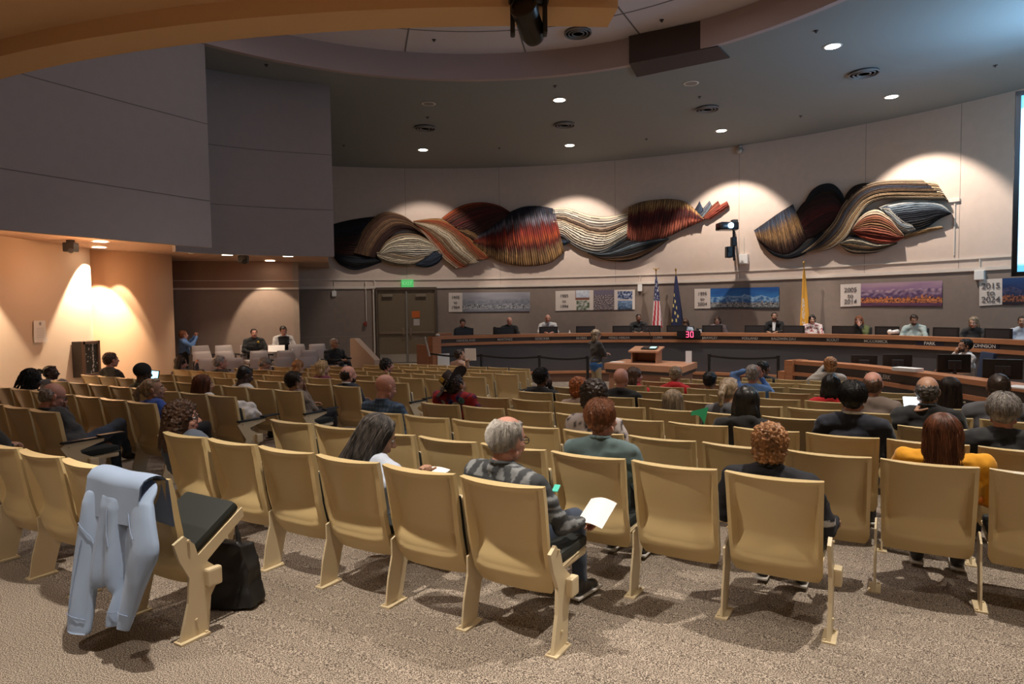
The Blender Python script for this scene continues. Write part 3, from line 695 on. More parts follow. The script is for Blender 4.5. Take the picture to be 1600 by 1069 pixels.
p, a = dpt(890, 518, DR + .4); g = G(); g.lathe([(.03, 0), (.035, .32), (.015, .38), (.015, .42)], (p.x, p.y, .70), 12); tag(g.build('water_bottle', M_WHITE), 'small pale bottle beside the empty place of the dais', 'bottle')
# metal rail, left end of the dais
g = G(); p, a = dpt(668, 527, DR + .0); g.tube([(p.x - .35, p.y + .1, 1.0), (p.x - .05, p.y - .2, 1.02), (p.x + .1, p.y - .4, .50)], .03); tag(g.build('steel_handrail', M_STEEL), 'short bright steel rail at the dais left end', 'handrail')
# ------------------------------------------------------------------ ceiling fixtures
def can(px, py, z, lit, r, lab, lm=None, grp=None):
    p = atz(px, py, z); t = tag(empty('recessed_light', (p.x, p.y, z)), lab, 'ceiling light', grp)
    g = G(); n = 24
    for (ra, za), (rb, zb) in (((r * 1.25, -.006), (r, -.012)), ((r, -.012), (r * .96, .002))):
        g.add([(ra * math.cos(2 * PI * k / n), ra * math.sin(2 * PI * k / n), za) for k in range(n)] + [(rb * math.cos(2 * PI * k / n), rb * math.sin(2 * PI * k / n), zb) for k in range(n)], [(k, (k + 1) % n, n + (k + 1) % n, n + k) for k in range(n)])
    g.build('trim_ring', M_WHITE, t)
    g = G(); g.lathe([(r * .95, -.010), (r * .95, -.004)], n=24); g.build('lens', (lm or M_LIT) if lit else M_UNLIT, t)
for px, py, lit, lab in ((661, 234, 1, 'lit recessed ceiling light farthest left near the front wall'), (890, 227, 1, 'lit recessed ceiling light near the wall, above the centre of the fibre art'), (1127, 204, 1, 'lit recessed ceiling light near the wall above the projector'), (1393, 151, 1, 'lit recessed ceiling light near the wall above the right fibre art'),
                         (874, 156, 1, 'lit recessed ceiling light above the round vent at centre'), (1301, 72, 1, 'lit recessed ceiling light farthest right and highest in the ceiling'), (670, 162, 0, 'unlit recessed ceiling light at left above a round vent'), (1080, 130, 0, 'unlit recessed ceiling light below the dark housing')):
    can(px, py, ZC - .003, lit, .13, lab)
def vent(px, py, z, r, lab):
    p = atz(px, py, z); g = G()
    for k in range(4):
        a = r * (1 - .22 * k); g.lathe([(a, -.02 - .012 * (k % 2)), (a, -.0), (a * .86, -.0), (a * .86, -.02 - .012 * (k % 2))], n=32)
    o = g.build('ceiling_vent', mat('dark_vent', (.04, .037, .035), .5)); o.location = (p.x, p.y, z); tag(o, lab, 'ceiling vent')
    g = G()
    for k in range(3): a = r * (.98 - .27 * k); g.tube([(a * math.cos(q), a * math.sin(q), -.034) for q in [i * 2 * PI / 32 for i in range(33)]], .016, 6)
    g.build('vent_ring', mat('vent_ring_grey', (.22, .2, .19), .5), o)
vent(664, 199, ZC, .27, 'round dark ceiling vent at far left of the grey ceiling'); vent(882, 194, ZC, .27, 'round dark ceiling vent left of centre')
vent(1105, 169, ZC, .27, 'round dark ceiling vent below the dark housing'); vent(1350, 113, ZC, .28, 'round dark ceiling vent at right between two lit lamps'); vent(903, 50, ZW, .25, 'round dark vent in the pale ceiling recess')
SPL = ['small dark sprinkler near the inner grey fascia panel', 'small dark sprinkler low at left above the fibre art start', 'small dark sprinkler between unlit light and round vent at left', 'small dark sprinkler near the wall between the first two wall lights', 'small dark sprinkler above the upper centre light', 'small dark sprinkler near the wall right of the centre light', 'small dark sprinkler between unlit light and vent under the housing', 'small dark sprinkler right of the light above the projector', 'small dark sprinkler left of the farthest right upper light', 'small dark sprinkler at the far right under bluish light', 'small sprinkler in the pale recess near the stage light', 'small sprinkler in the pale recess right of the round vent']
for px, py, z in ((416, 101, ZC), (537, 227, ZC), (668, 183, ZC), (780, 231, ZC), (867, 134, ZC), (1010, 217, ZC), (1093, 151, ZC), (1251, 181, ZC), (1275, 48, ZC), (1555, 102, ZC), (678, 62, ZW), (1034, 31, ZW)):
    p = atz(px, py, z); g = G(); g.lathe([(.04, -.0), (.04, -.008), (.01, -.01), (.01, -.03), (.022, -.033), (.022, -.036)], n=12); o = g.build('sprinkler_head', M_DARK); o.location = (p.x, p.y, z)
    tag(o, SPL.pop(0), 'sprinkler', 'ceiling sprinklers')
for px, py, lab in ((155, 386, 'lit oval downlight in the alcove ceiling beside the lit left wall'), (157, 377, 'thin lit downlight behind the other beside the left wall'), (355, 398, 'lit downlight in the alcove ceiling right of the column'), (450, 400, 'lit downlight at the right end of the alcove ceiling'), (422, 407, 'lit downlight deepest in the alcove ceiling')):
    can(px, py, 3.195, 1, .13, lab, M_LITW)
for px, py, lab in ((110, 381, 'black small camera bracket below the soffit over the left wall'), (380, 402, 'black small speaker hanging from the alcove ceiling')):
    p = atz(px, py - 6, 3.2); g = G(); g.box((p.x, p.y, 3.17), (.1, .1, .06)); g.bbox((p.x, p.y, 3.06), (.22, .16, .18), .02); g.tube([(p.x, p.y, 3.0), (p.x + .1, p.y - .15, 2.98)], .05); tag(g.build('ceiling_speaker', M_DARK), lab, 'speaker')
p = atz(298, 388, 3.2); g = G(); g.lathe([(.07, -.0), (.08, -.08), (.05, -.12)], (p.x, p.y, 3.2), 16); tag(g.build('dome_sensor', M_WHITE), 'small white dome sensor beside the column top', 'sensor')
# moving head stage light under the gallery beam
T = tag(empty('stage_light', (0, 0, 0)), 'black moving head stage light hanging from the tan soffit beam', 'stage light')
p = atY(826, 20, 4.9); x, y = p.x, p.y
g = G(); g.bbox((x, y, 4.08), (.30, .2, .14), .02); g.box((x, y, 4.18), (.12, .12, .1)); g.build('base', M_BLACK, T)
g = G(); g.bbox((x - .12, y, 3.93), (.035, .10, .30), .012); g.bbox((x + .12, y, 3.93), (.035, .10, .30), .012); g.build('yoke', M_BLACK, T, smooth=True, angle=40)
M_ = Matrix.Rotation(math.radians(-38), 4, 'Y') @ Matrix.Rotation(math.radians(62), 4, 'X')
g = G(); g.lathe([(.03, -.19), (.075, -.17), (.092, -.12), (.092, .06), (.10, .08), (.10, .15), (.085, .16), (.08, .13)], (x + .0, y, 3.88), 28, M=M_); g.build('head', mat('worn_black_metal', (.022, .018, .015), .35), T, smooth=True, angle=35)
# dome camera at wall top, sprinkler pipe boxes
p = atcirc(1156, 240, WC, WR - .1); g = G(); g.tube([(p.x, p.y, 6.5), (p.x, p.y, 6.42)], .05); g.ell((p.x, p.y, 6.34), (.1, .1, .1)); tag(g.build('security_camera', M_STEEL, smooth=True), 'silver dome camera under the ceiling above the projector', 'camera')
def wallbox(px, py, d, w_, h_, name, m, lab, cat, grp=None):
    p = atcirc(px, py, WC, WR - d / 2); a = math.atan2(p.y - WC[1], p.x - WC[0]); g = G(); g.bbox((p.x, p.y, p.z), (w_, d, h_), .012, rz=a - PI / 2); return tag(g.build(name, m), lab, cat, grp)
wallbox(522, 459, .08, .14, .18, 'wall_box', M_WHITE, 'white junction box on the wall left of the double doors', 'wall box')
wallbox(1000, 450, .10, .14, .22, 'wall_box', M_WHITE, 'white junction box between second poster and striped flag', 'wall box')
wallbox(1531, 430, .12, .20, .22, 'wall_box', M_WHITE, 'white junction box above the 2015 poster', 'wall box')
wallbox(1162, 405, .16, .26, .28, 'wall_speaker', M_WHITE, 'white wall speaker beside the projector arm', 'speaker')
for n_, (px, y0, y1) in enumerate(((1000, 431, 446), (522, 440, 455), (1531, 402, 426), (585, 437, 452), (1492, 318, 399), (1162, 370, 396))):
    a0 = atcirc(px, y0, WC, WR - .02); a1 = atcirc(px, y1, WC, WR - .02); g = G(); g.tube([a0, (a0.x, a0.y, a1.z)], .018, 6); struct(g.build('trim_%d' % (20 + n_), M_TRIM))
wallbox(1491, 313, .06, .24, .09, 'wall_box', M_TRIM, 'flat cream cable box right of the right fibre art', 'wall box')
wallbox(571, 506, .12, .10, .12, 'alarm_strobe', mat('red_strobe', (.25, .03, .02), .5), 'small red alarm strobe on the dark wall left of the doors', 'alarm')
g = G(); a0 = atcirc(571, 440, WC, WR - .05); a1 = atcirc(573, 502, WC, WR - .05); g.tube([a0, (a0.x, a0.y, a1.z)], .016, 6); struct(g.build('trim_30', M_TRIM))
# projector with arm on the wall
T = tag(empty('projector', (0, 0, 0)), 'black projector with glowing lens held by a wall arm', 'projector')
pw = atcirc(1148, 352, WC, WR - .05); a = math.atan2(pw.y - WC[1], pw.x - WC[0]); inn = Vector((-math.cos(a), -math.sin(a), 0)); tn = Vector((-inn.y, inn.x, 0))
pp = atcirc(1136, 354, WC, WR - 1.1)
g = G(); g.bbox(pp, (.52, .42, .22), .04, rz=.1); g.build('body', mat('glossy_black', (.015, .015, .02), .2), T, smooth=True, angle=40)
g = G(); l = pp + Vector((.03, -.22, 0)); g.lathe([(.07, 0), (.075, .03), (.05, .035)], l, 20, M=Matrix.Rotation(PI / 2, 4, 'X')); g.build('lens', mat('projector_lens', (.5, .8, 1), .2, emit=(.45, .8, 1), es=10), T)
g = G(); q = pp + Vector((.22, .1, 0)); g.bbox(q + Vector((.02, 0, .05)), (.16, .2, .3), .02); g.tube([q, (q.x + .02, q.y, pw.z - 1.1)], .035); g.tube([(q.x + .02, q.y, q.z - .2), pw + Vector((0, 0, -.2))], .03); g.tube([(q.x + .02, q.y, q.z - .9), pw + Vector((0, 0, -.9))], .03)
g.bbox(q + Vector((.0, 0, -.42)), (.14, .16, .26), .02); g.build('mount_arm', M_DARK, T)
g = G(); g.bbox(q + Vector((-.14, -.02, -.72)), (.18, .2, .32), .03); g.lathe([(.06, 0), (.06, .03)], q + Vector((-.14, -.12, -.66)), 16, M=Matrix.Rotation(PI / 2, 4, 'X')); g.build('camera_unit', M_BLACK, T)
# exit sign, doors
p = atcirc(636.5, 443, WC, WR - .09); a = math.atan2(p.y - WC[1], p.x - WC[0])
T = tag(empty('exit_sign', tuple(p), a - PI / 2), 'green exit sign above the double doors', 'exit sign')
g = G(); g.bbox((0, 0, 0), (.40, .08, .25), .008); g.build('housing', mat('green_sign', (.05, .28, .08), .4, emit=(.06, .32, .09), es=.7), T)
text_obj('lettering', 'EXIT', .16, (0, -.042, 0), Matrix.Rotation(PI / 2, 4, 'X'), mat('pale_green', (.2, .55, .22), .5, emit=(.15, .5, .18), es=.5), T)
M_DOOR = mat('olive_brown_door', (.16, .12, .075), .45); M_FR = mat('bronze_door_frame', (.10, .07, .05), .5)
pl = atcirc(588, 500, WC, WR - .08); pr_ = atcirc(683, 500, WC, WR - .08); dv = pr_ - pl; dv.z = 0; W_ = dv.length; dv.normalize(); az = math.atan2(dv.y, dv.x)
T = struct(empty('door_1', (pl.x, pl.y, .03), az))
H_ = 2.45
g = G(); g.box((.03, 0, H_ / 2), (.07, .14, H_)); g.box((W_ - .03, 0, H_ / 2), (.07, .14, H_)); g.box((W_ / 2, 0, H_ + .03), (W_, .14, .09)); g.build('door_frame', M_FR, T)
for k in (0, 1):
    x0 = .07 if k == 0 else W_ / 2 + .01; wd = W_ / 2 - .08; c = x0 + wd / 2
    lf_ = G(); lf_.box((c, .02, H_ / 2), (wd, .05, H_ - .04)); lf_ = lf_.build('door_leaf', M_DOOR, T)
    g = G(); g.box((c, -.03, 1.02), (wd * .92, .05, .07)); g.box((c + (.38 if k == 0 else -.38) * wd, -.04, 1.05), (.06, .08, .26)); g.build('panic_bar', mat('dull_bronze_bar', (.28, .22, .16), .4, .6), lf_)
    g = G(); g.box((c, -.008, .16), (wd * .94, .006, .28)); g.build('kick_plate', M_STEEL, lf_)
    g = G(); g.bbox((c - .15 if k == 0 else c - .0, -.04, H_ - .2), (.34, .07, .09), .01); g.build('door_closer', mat('closer_bronze', (.22, .18, .13), .4), lf_)
g = G(); g.box((W_ / 2, -.02, 1.2), (.05, .06, 2.4)); g.build('mullion', mat('grey_mullion', (.3, .3, .29), .35, .5), T)
g = G(); g.box((1.36 / 2 + W_ / 2 * .62, -.014, 1.62), (.26, .004, .22)); o = g.build('orange_notice', mat('orange_paper', (.55, .12, .02), .8)); o.location = (pl.x, pl.y, .03); o.rotation_euler = (0, 0, az); tag(o, 'orange paper notice taped on the right door', 'notice')
g = G(); g.box((1.36 / 2 + W_ / 2 * .62 + .02, -.014, 1.36), (.2, .004, .22)); o = g.build('white_notice', mat('dim_paper', (.45, .4, .36), .8)); o.location = (pl.x, pl.y, .03); o.rotation_euler = (0, 0, az); tag(o, 'small white printed notice below the orange one', 'notice')
g = G(); q = atcirc(584.5, 500, WC, WR - .06); g.tube([(q.x, q.y, .2), (q.x, q.y, 2.5)], .035, 8); struct(g.build('trim_31', M_TRIM))
# ------------------------------------------------------------------ history banners
def hexc(h): return tuple((int(h[i:i + 2], 16) / 255)**2.2 for i in (0, 2, 4))
def mixc(a, b, t): t = min(1, max(0, t)); return tuple(x + (y - x) * t for x, y in zip(a, b))
def nz(x, y, s=0): return noise.noise(Vector((x, y, s)))
M_VCOL = mat('printed_picture', rough=.6, vcol=True)
def picture(name, x0, x1, yl, yr, h0, h1, fn, parent, nu=110, nv=34, d=.03, m=None):
    """flat print following the wall between photo columns x0..x1; yl/yr the top rows, h0/h1 the heights in photo pixels"""
    g = G(); g.c = []
    def P(u, v):
        x = x0 + (x1 - x0) * u; top = yl + (yr - yl) * u; h = h0 + (h1 - h0) * u; g.c.append((*fn(u, v), 1)); return atcirc(x, top + h * (1 - v), WC, WR - .02 - d)
    g.grid(P, nu, nv); k = len(g.v)
    g.add([Vector(p) + (Vector((p[0] - WC[0], p[1] - WC[1], 0)).normalized() * (d - .001)) for p in g.v[:k]], [tuple(reversed(f)) for f in g.f]); g.c += g.c[:k]
    return g.build(name, m or M_VCOL, parent)
def skyline(sky0, sky1, mtn, snow, city, light_, water, mh=.62, base=.2, s=0):
    def f(u, v):
        hm = mh + .16 * nz(u * 5, 1 + s) + .06 * nz(u * 17, 3 + s)
        b = math.floor(u * 70); hb = base + .13 + .16 * max(0, nz(b * .71, 7.3 + s)) * (2.2 if abs(u - .7) < .12 else 1) + .04 * nz(b * 3.1, s)
        if v < base - .08: c = mixc(water, city, .3 + .5 * nz(u * 6, v * 30, s))
        elif v < hb: c = mixc(city, light_, .5 + 1.6 * nz(b * 2.3 + .5, math.floor(v * 26) * 1.7, s))
        elif v < hm: c = mixc(mtn, snow, (v - hm + .28) * 2.2 + .9 * nz(u * 22, v * 9, s))
        else: c = mixc(sky0, sky1, (v - hm) / (1 - hm) + .6 * nz(u * 4, v * 5, s))
        return c
    return f
def years(txts, x0, x1, yt, h, parent, dark=(.12, .1, .1)):
    m = mat('poster_ink', dark, .8)
    for i, s in enumerate(txts):
        p = atcirc((x0 + x1) / 2, yt + h * (.25 + .26 * i), WC, WR - .06); a = math.atan2(p.y - WC[1], p.x - WC[0])
        text_obj('poster_lettering', s, .165 * h / 36, (p.x, p.y, p.z), Matrix.Rotation(a - PI / 2, 4, 'Z') @ Matrix.Rotation(PI / 2, 4, 'X'), m, parent, .001)
cream = lambda u, v: (.70, .62, .55)
def banner(lab, xa, xb, xc, y0, yb_, y1, h0, h1, fn, yr, nm='history_banner'):
    T = tag(empty(nm, (0, 0, 0)), lab, 'banner', 'decade banners on the front wall')
    picture('title_panel', xa, xb, y0, yb_, h0, h0, cream, T, 12, 12, .025)
    picture('picture_panel', xb, xc, yb_, y1, h0, h1, fn, T)
    years(yr, xa, xb, y0, h0, T); return T
g1 = hexc('8f8f96'); g2 = hexc('b9b7bc'); dk = hexc('3a3d44')
banner('banner reading 1975 to 1984 with grey town view beside the doors', 701, 722.5, 828, 457.5, 457.5, 456.5, 30, 30, skyline(g1, hexc('a8a6ae'), hexc('777a84'), g1, hexc('3c3f48'), hexc('b4b4b8'), hexc('8a8a92'), .6, .22, 2), ('1975', 'to', '1984'))
def collage(u, v):
    if u < .27: return mixc(hexc('6c82a8'), hexc('d8dde6'), v + .4 * nz(u * 30, v * 8)) if v > .5 and .05 < u and v > .62 else (hexc('7a4b3a') if v > .52 and u > .04 else mixc(hexc('4f6344'), hexc('c9c6c0'), .4 + 1.4 * nz(u * 22, v * 9)) if v < .48 and u > .06 else (.7, .62, .55))
    if u < .33: return (.7, .62, .55)
    if u < .67: return mixc(hexc('4a4450'), hexc('b9a9a0'), .25 + 1.5 * nz(u * 50, v * 22)) if v < .75 else hexc('6c6474')
    if u < .70: return (.7, .62, .55)
    if u > .96 or u < .72: return (.7, .62, .55)
    if v > .52: return mixc(hexc('283a66'), hexc('b9c4d8'), .3 + 1.6 * nz(u * 34, v * 10)) if v < .94 else (.7, .62, .55)
    return (.7, .62, .55) if v > .46 else mixc(hexc('35485c'), hexc('7f9cc0'), v * 2 + .8 * nz(u * 26, v * 12))
banner('banner reading 1985 to 1994 with a collage of small pictures', 868, 895, 992, 455, 454, 452.5, 31, 31, collage, ('1985', 'to', '1994'))
banner('banner reading 1995 to 2004 with bright blue sky over the city', 1085, 1110, 1217, 451.5, 451, 448.5, 31, 34, skyline(hexc('2f6fb0'), hexc('1c4f92'), hexc('2d5f97'), hexc('9cc4e0'), hexc('2b3238'), hexc('a9a9a6'), hexc('38434a'), .60, .16, 5), ('1995', 'to', '2004'))
banner('banner reading 2005 to 2014 with pink sunset mountains and city', 1313, 1345, 1472, 444.5, 443, 438.5, 35, 40, skyline(hexc('8f6f8f'), hexc('a98a98'), hexc('5a4266'), hexc('b89aa6'), hexc('43222a'), hexc('e08a52'), hexc('6a4560'), .70, .2, 9), ('2005', 'to', '2014'))
banner('banner reading 2015 to 2024 with dark blue dusk city at right edge', 1530, 1566, 1700, 437, 435, 430, 41, 44, skyline(hexc('16305a'), hexc('20406e'), hexc('1d2c4c'), hexc('4d4a68'), hexc('2a1c24'), hexc('b06a4a'), hexc('20202e'), .58, .18, 12), ('2015', 'to', '2024'))
# ------------------------------------------------------------------ flags on poles behind the dais
def flag(px, top, bot, Rf, w_, fn, lab, finial=True, mname=None):
    p = atcirc(px, top, WC, Rf); q = atcirc(px, bot, WC, Rf)
    T = tag(empty('flag', (p.x, p.y, .05)), lab, 'flag', None); zt = p.z - .05; zb = max(.35, q.z - .05)
    g = G(); g.tube([(0, 0, 0), (0, 0, zt + .12)], .014); g.lathe([(.14, 0), (.14, .03), (.03, .06)], n=20); g.build('pole', mat('brass_pole', (.5, .3, .08), .3, .8), T)
    g = G(); g.ell((0, 0, zt + .16), (.03, .03, .05)); 
    if finial == 'eagle': g.tube([(-.1, 0, zt + .22), (0, 0, zt + .17), (.1, 0, zt + .22)], .012)
    g.build('finial', mat('brass_pole'), T)
    g = G(); g.c = []; nu, nv = 60, 50
    def P(u, v):
        g.c.append((*fn(u, v), 1)); a = u * 2 * PI * 1.0; wd = w_ * (.12 + .88 * v**.8); f = math.sin(u * 2 * PI * 3.5 + v * 2) * .22
        r = wd / 2; return (math.cos(a) * r * (1 + f) + .04 * v, math.sin(a) * r * .55 * (1 + f), zt - (zt - zb) * v)
    g.grid(P, nu, nv); g.build('cloth', mat('flag_cloth', rough=.7, vcol=True), T, smooth=True); return T
def us(u, v):
    w = u * 1.0 + v * .35
    if v < .52 and (u % 1) < .95:
        if v < .5: return (.75, .72, .7) if nz(u * 26, v * 26) > .34 else (.02, .025, .09)
    return (.42, .015, .03) if int(u * 15 + v * 2.6) % 2 else (.68, .6, .58)
flag(1025, 430, 512, WR - .42, .30, us, 'striped red and white flag with starry blue field on pole', 'eagle')
STARS = [(.62, .38), (.66, .5), (.60, .58), (.72, .62), (.66, .72), (.76, .78), (.70, .86), (.58, .86)]
flag(1056, 430, 512, WR - .42, .34, lambda u, v: (.75, .62, .2) if any((u - a)**2 * 1.4 + (v - b)**2 < .0009 for a, b in STARS) else ((.55, .35, .1) if v > .97 else (.012, .016, .06)), 'dark blue flag with gold stars on pole')
flag(1256, 420, 512, WR - .42, .26, lambda u, v: (.7, .68, .6) if .62 < u < .72 and .5 < v < .95 and nz(u * 20, v * 20) > 0 else (.72, .35, .04), 'golden yellow flag hanging on pole')
# ------------------------------------------------------------------ projection screen at the right edge
pa = atY(1587, 144, 11.9); zt = pa.z; zb = atY(1583, 432, 11.9).z
T = tag(empty('projection_screen', (pa.x, pa.y, 0), -.55), 'large glowing projection screen with black frame at the right edge', 'screen')
W_ = 3.3
g = G()
for c, d_ in (((.04, 0, (zt + zb) / 2), (.08, .08, zt - zb)), ((W_ - .04, 0, (zt + zb) / 2), (.08, .08, zt - zb)), ((W_ / 2, 0, zt - .04), (W_, .08, .08)), ((W_ / 2, 0, zb + .04), (W_, .08, .08))): g.box(c, d_)
for x in (.5, W_ - .5): g.box((x, .04, (zt + 6.5) / 2), (.04, .04, max(.05, 6.5 - zt)))
g.build('frame', M_BLACK, T)
g = G(); g.c = []
def scr(u, v):
    c = (.35, .62, .85)
    if v > .93 or v < .05: c = (.08, .3, .5)
    elif .03 < u < .5 and (int(v * 34) % 3 == 0): c = (.65, .85, .95)
    g.c.append((*c, 1)); return (.08 + (W_ - .16) * u, -.01, zb + .08 + (zt - zb - .16) * v)
g.grid(scr, 30, 60); o = g.build('picture', mat('screen_picture', rough=.6, vcol='emit', es=1.5), T)
# ------------------------------------------------------------------ left wall things
p = atz(129, 590, .35); X = -9.14
def onleft(px, py): r = ray(px, py); return CAMP + r * (X / r.x)
a0, a1 = onleft(113, 560), onleft(140, 560); zt, zb = onleft(130, 533).z, onleft(130, 588).z
T = tag(empty('display_case', (0, 0, 0)), 'black framed glass display case on the lit left wall', 'display case')
L_ = a1.y - a0.y; cy = (a0.y + a1.y) / 2
g = G(); g.box((X + .10, cy, (zt + zb) / 2), (.20, L_, zt - zb)); g.build('case', mat('case_body', (.05, .04, .035), .5), T)
g = G()
for c, d_ in (((X + .22, a0.y + .03, (zt + zb) / 2), (.04, .06, zt - zb)), ((X + .22, a1.y - .03, (zt + zb) / 2), (.04, .06, zt - zb)), ((X + .22, cy, zt - .03), (.04, L_, .06)), ((X + .22, cy, zb + .03), (.04, L_, .06))): g.box(c, d_)
g.build('frame', mat('brown_frame', (.12, .07, .05), .5), T)
g = G(); g.c = []
def cs(u, v):
    q = nz(u * 9, v * 13, 4); g.c.append((*((.6, .6, .58) if (.62 < u < .72 and q > -.15) or q > .42 else (.03, .035, .03)), 1)); return (X + .205, a0.y + .05 + (L_ - .1) * u, zb + .05 + (zt - zb - .1) * v)
g.grid(cs, 30, 50); g.build('contents', M_VCOL, T)
q = onleft(61, 518); g = G(); g.add([(X + .01, q.y - .17, q.z - .21), (X + .01, q.y + .17, q.z - .21), (X + .03, q.y + .17, q.z - .21), (X + .03, q.y - .17, q.z - .21), (X + .008, q.y - .15, q.z + .21), (X + .008, q.y + .16, q.z + .21), (X + .016, q.y + .16, q.z + .21), (X + .016, q.y - .15, q.z + .21)], [(0, 1, 2, 3), (4, 7, 6, 5), (0, 4, 5, 1), (1, 5, 6, 2), (2, 6, 7, 3), (3, 7, 4, 0)])
T = tag(empty('wall_notice', (0, 0, 0)), 'white paper notice on the left wall between the light cones', 'notice'); g.build('paper', M_PAPER, T)
g = G(); g.ell((X + .03, q.y - .0, q.z + .15), (.004, .03, .035)); 
for k in range(7): g.box((X + .034 - .0012 * k, q.y, q.z + .06 - .035 * k), (.001, .2, .004))
g.build('print', mat('grey_print', (.35, .33, .32), .8), T)
g = G(); q = onleft(240, 297); 
struct(g.add([(0, 0, 0), (0, 0, .01), (0, .01, 0)], [(0, 1, 2)]).build('trim_40', M_TRIM)) if False else None
# ------------------------------------------------------------------ fibre sculptures on the front wall
M_FIB = mat('woven_fibre', rough=.85, vcol=True, bump=.35, bscale=120, stretch=(1, 1, 1))
C = {k: hexc(v) for k, v in dict(navy='1d2330', black='17130f', brown='3f2218', dbrown='2c1710', tan='8a6a4a', cream='d8c8ac', white='e6ddcc', orange='a34a24', red='8f2f22', dred='5e1f1a', salmon='b0604a', grey='6b6670', blue='3f4f63', lblue='7d8c98', maroon='431a16', gold='a98050').items()}
def ramp(cols, t):
    t = min(.9999, max(0, t)) * (len(cols) - 1); k = int(t); return mixc(C[cols[k]], C[cols[k + 1]] if k + 1 < len(cols) else C[cols[k]], (t - k))
def band(parent, top, bot, cols, ridges=14, along=True, d0=.05, bulge=.16, amp=.022, contrast=('dbrown', .35), seed=0, nu=130, nv=70, cdir='v', jag=0):
    T_ = catmull([(*p, 0) for p in top], nu + 1); B_ = catmull([(*p, 0) for p in bot], nu + 1)
    g = G(); g.c = []; rnd = random.Random(seed); rid = [rnd.random() for _ in range(ridges + 60)]
    def P(i, j, back=False):
        u, v = i / nu, j / nv; a = T_[i]; b = B_[i]
        wob = .02 * nz(u * 3.2, v * 2.5, seed) + .012 * nz(u * 9, v * 6, seed + 3)
        vv = v + (wob * 2.2 if along else 0) * math.sin(PI * v); s = (vv if along else u + wob * .5) * ridges
        k = int(max(0, s)); fr = s - math.floor(s); rd = abs(math.sin(PI * fr))**.6
        x = a.x + (b.x - a.x) * v; y = a.y + (b.y - a.y) * v
        if jag and i > nu * .93: x += jag * ((int(v * 7) % 2) - .5) * (i - nu * .93) / (nu * .07)
        amp_ = amp * 1.5; d = d0 + bulge * math.sin(PI * min(1, max(0, v)))**.55 * (.75 + .25 * math.sin(PI * u)) + amp_ * rd * (.6 + .8 * rid[k % len(rid)]) + .02 * nz(u * 5, v * 4, seed + 9)
        if j in (0, nv) or i in (0, nu): d = .0
        c = ramp(cols, (vv if cdir == 'v' else u) + .10 * (rid[(k * 7 + 3) % len(rid)] - .5))
        c = tuple(q * (.72 + .56 * rid[(k * 3 + 1) % len(rid)]) for q in c)
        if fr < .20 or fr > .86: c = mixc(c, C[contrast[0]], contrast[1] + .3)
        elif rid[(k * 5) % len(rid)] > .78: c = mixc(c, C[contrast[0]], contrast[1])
        fine = .86 + .3 * nz(u * (8 if along else 60), v * (70 if along else 8), seed + 5); c = tuple(min(1, max(0, q * fine)) for q in c)
        g.c.append((*c, 1)); return atcirc(x, y, WC, WR - max(.002, d))
    vs = [P(i, j) for i in range(nu + 1) for j in range(nv + 1)]; W = nv + 1
    g.add(vs, [(i * W + j, (i + 1) * W + j, (i + 1) * W + j + 1, i * W + j + 1) for i in range(nu) for j in range(nv)])
    return g.build('woven_band', M_FIB, parent, smooth=True)
S1 = tag(empty('fibre_sculpture', (0, 0, 0)), 'long twisting woven fibre wall sculpture, larger left piece', 'wall sculpture')
B = lambda *a, **k: band(S1, *a, **k)
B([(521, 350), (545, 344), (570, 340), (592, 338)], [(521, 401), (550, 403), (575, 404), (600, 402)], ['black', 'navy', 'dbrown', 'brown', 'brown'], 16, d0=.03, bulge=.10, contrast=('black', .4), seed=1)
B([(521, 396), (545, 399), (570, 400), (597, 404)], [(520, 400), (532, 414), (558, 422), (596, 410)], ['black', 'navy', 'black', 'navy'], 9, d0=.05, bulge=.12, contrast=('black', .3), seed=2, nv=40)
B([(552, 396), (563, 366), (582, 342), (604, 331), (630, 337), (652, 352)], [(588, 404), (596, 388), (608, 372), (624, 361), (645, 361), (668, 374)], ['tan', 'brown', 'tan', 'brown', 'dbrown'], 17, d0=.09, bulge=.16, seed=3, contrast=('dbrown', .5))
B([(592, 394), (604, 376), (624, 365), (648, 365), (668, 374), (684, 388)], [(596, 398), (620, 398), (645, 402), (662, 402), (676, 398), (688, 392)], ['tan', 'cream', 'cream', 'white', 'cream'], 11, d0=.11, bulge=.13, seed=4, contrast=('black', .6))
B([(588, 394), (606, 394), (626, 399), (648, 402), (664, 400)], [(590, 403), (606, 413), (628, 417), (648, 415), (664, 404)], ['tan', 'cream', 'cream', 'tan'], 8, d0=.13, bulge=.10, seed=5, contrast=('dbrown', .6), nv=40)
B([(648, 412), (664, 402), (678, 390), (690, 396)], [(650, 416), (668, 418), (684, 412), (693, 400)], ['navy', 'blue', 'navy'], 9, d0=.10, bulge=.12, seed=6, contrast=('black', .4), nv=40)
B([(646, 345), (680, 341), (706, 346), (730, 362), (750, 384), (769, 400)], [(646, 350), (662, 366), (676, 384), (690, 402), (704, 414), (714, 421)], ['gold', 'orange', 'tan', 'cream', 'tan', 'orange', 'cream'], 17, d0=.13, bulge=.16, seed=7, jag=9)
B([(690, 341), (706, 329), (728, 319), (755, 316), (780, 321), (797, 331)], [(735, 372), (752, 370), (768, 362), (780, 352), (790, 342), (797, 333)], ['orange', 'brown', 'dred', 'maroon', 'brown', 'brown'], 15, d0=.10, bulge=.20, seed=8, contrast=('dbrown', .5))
B([(690, 343), (715, 347), (738, 360), (756, 378)], [(737, 374), (750, 384), (760, 392), (768, 402)], ['tan', 'gold', 'tan', 'brown', 'dbrown'], 13, d0=.14, bulge=.13, seed=9, contrast=('dbrown', .5))
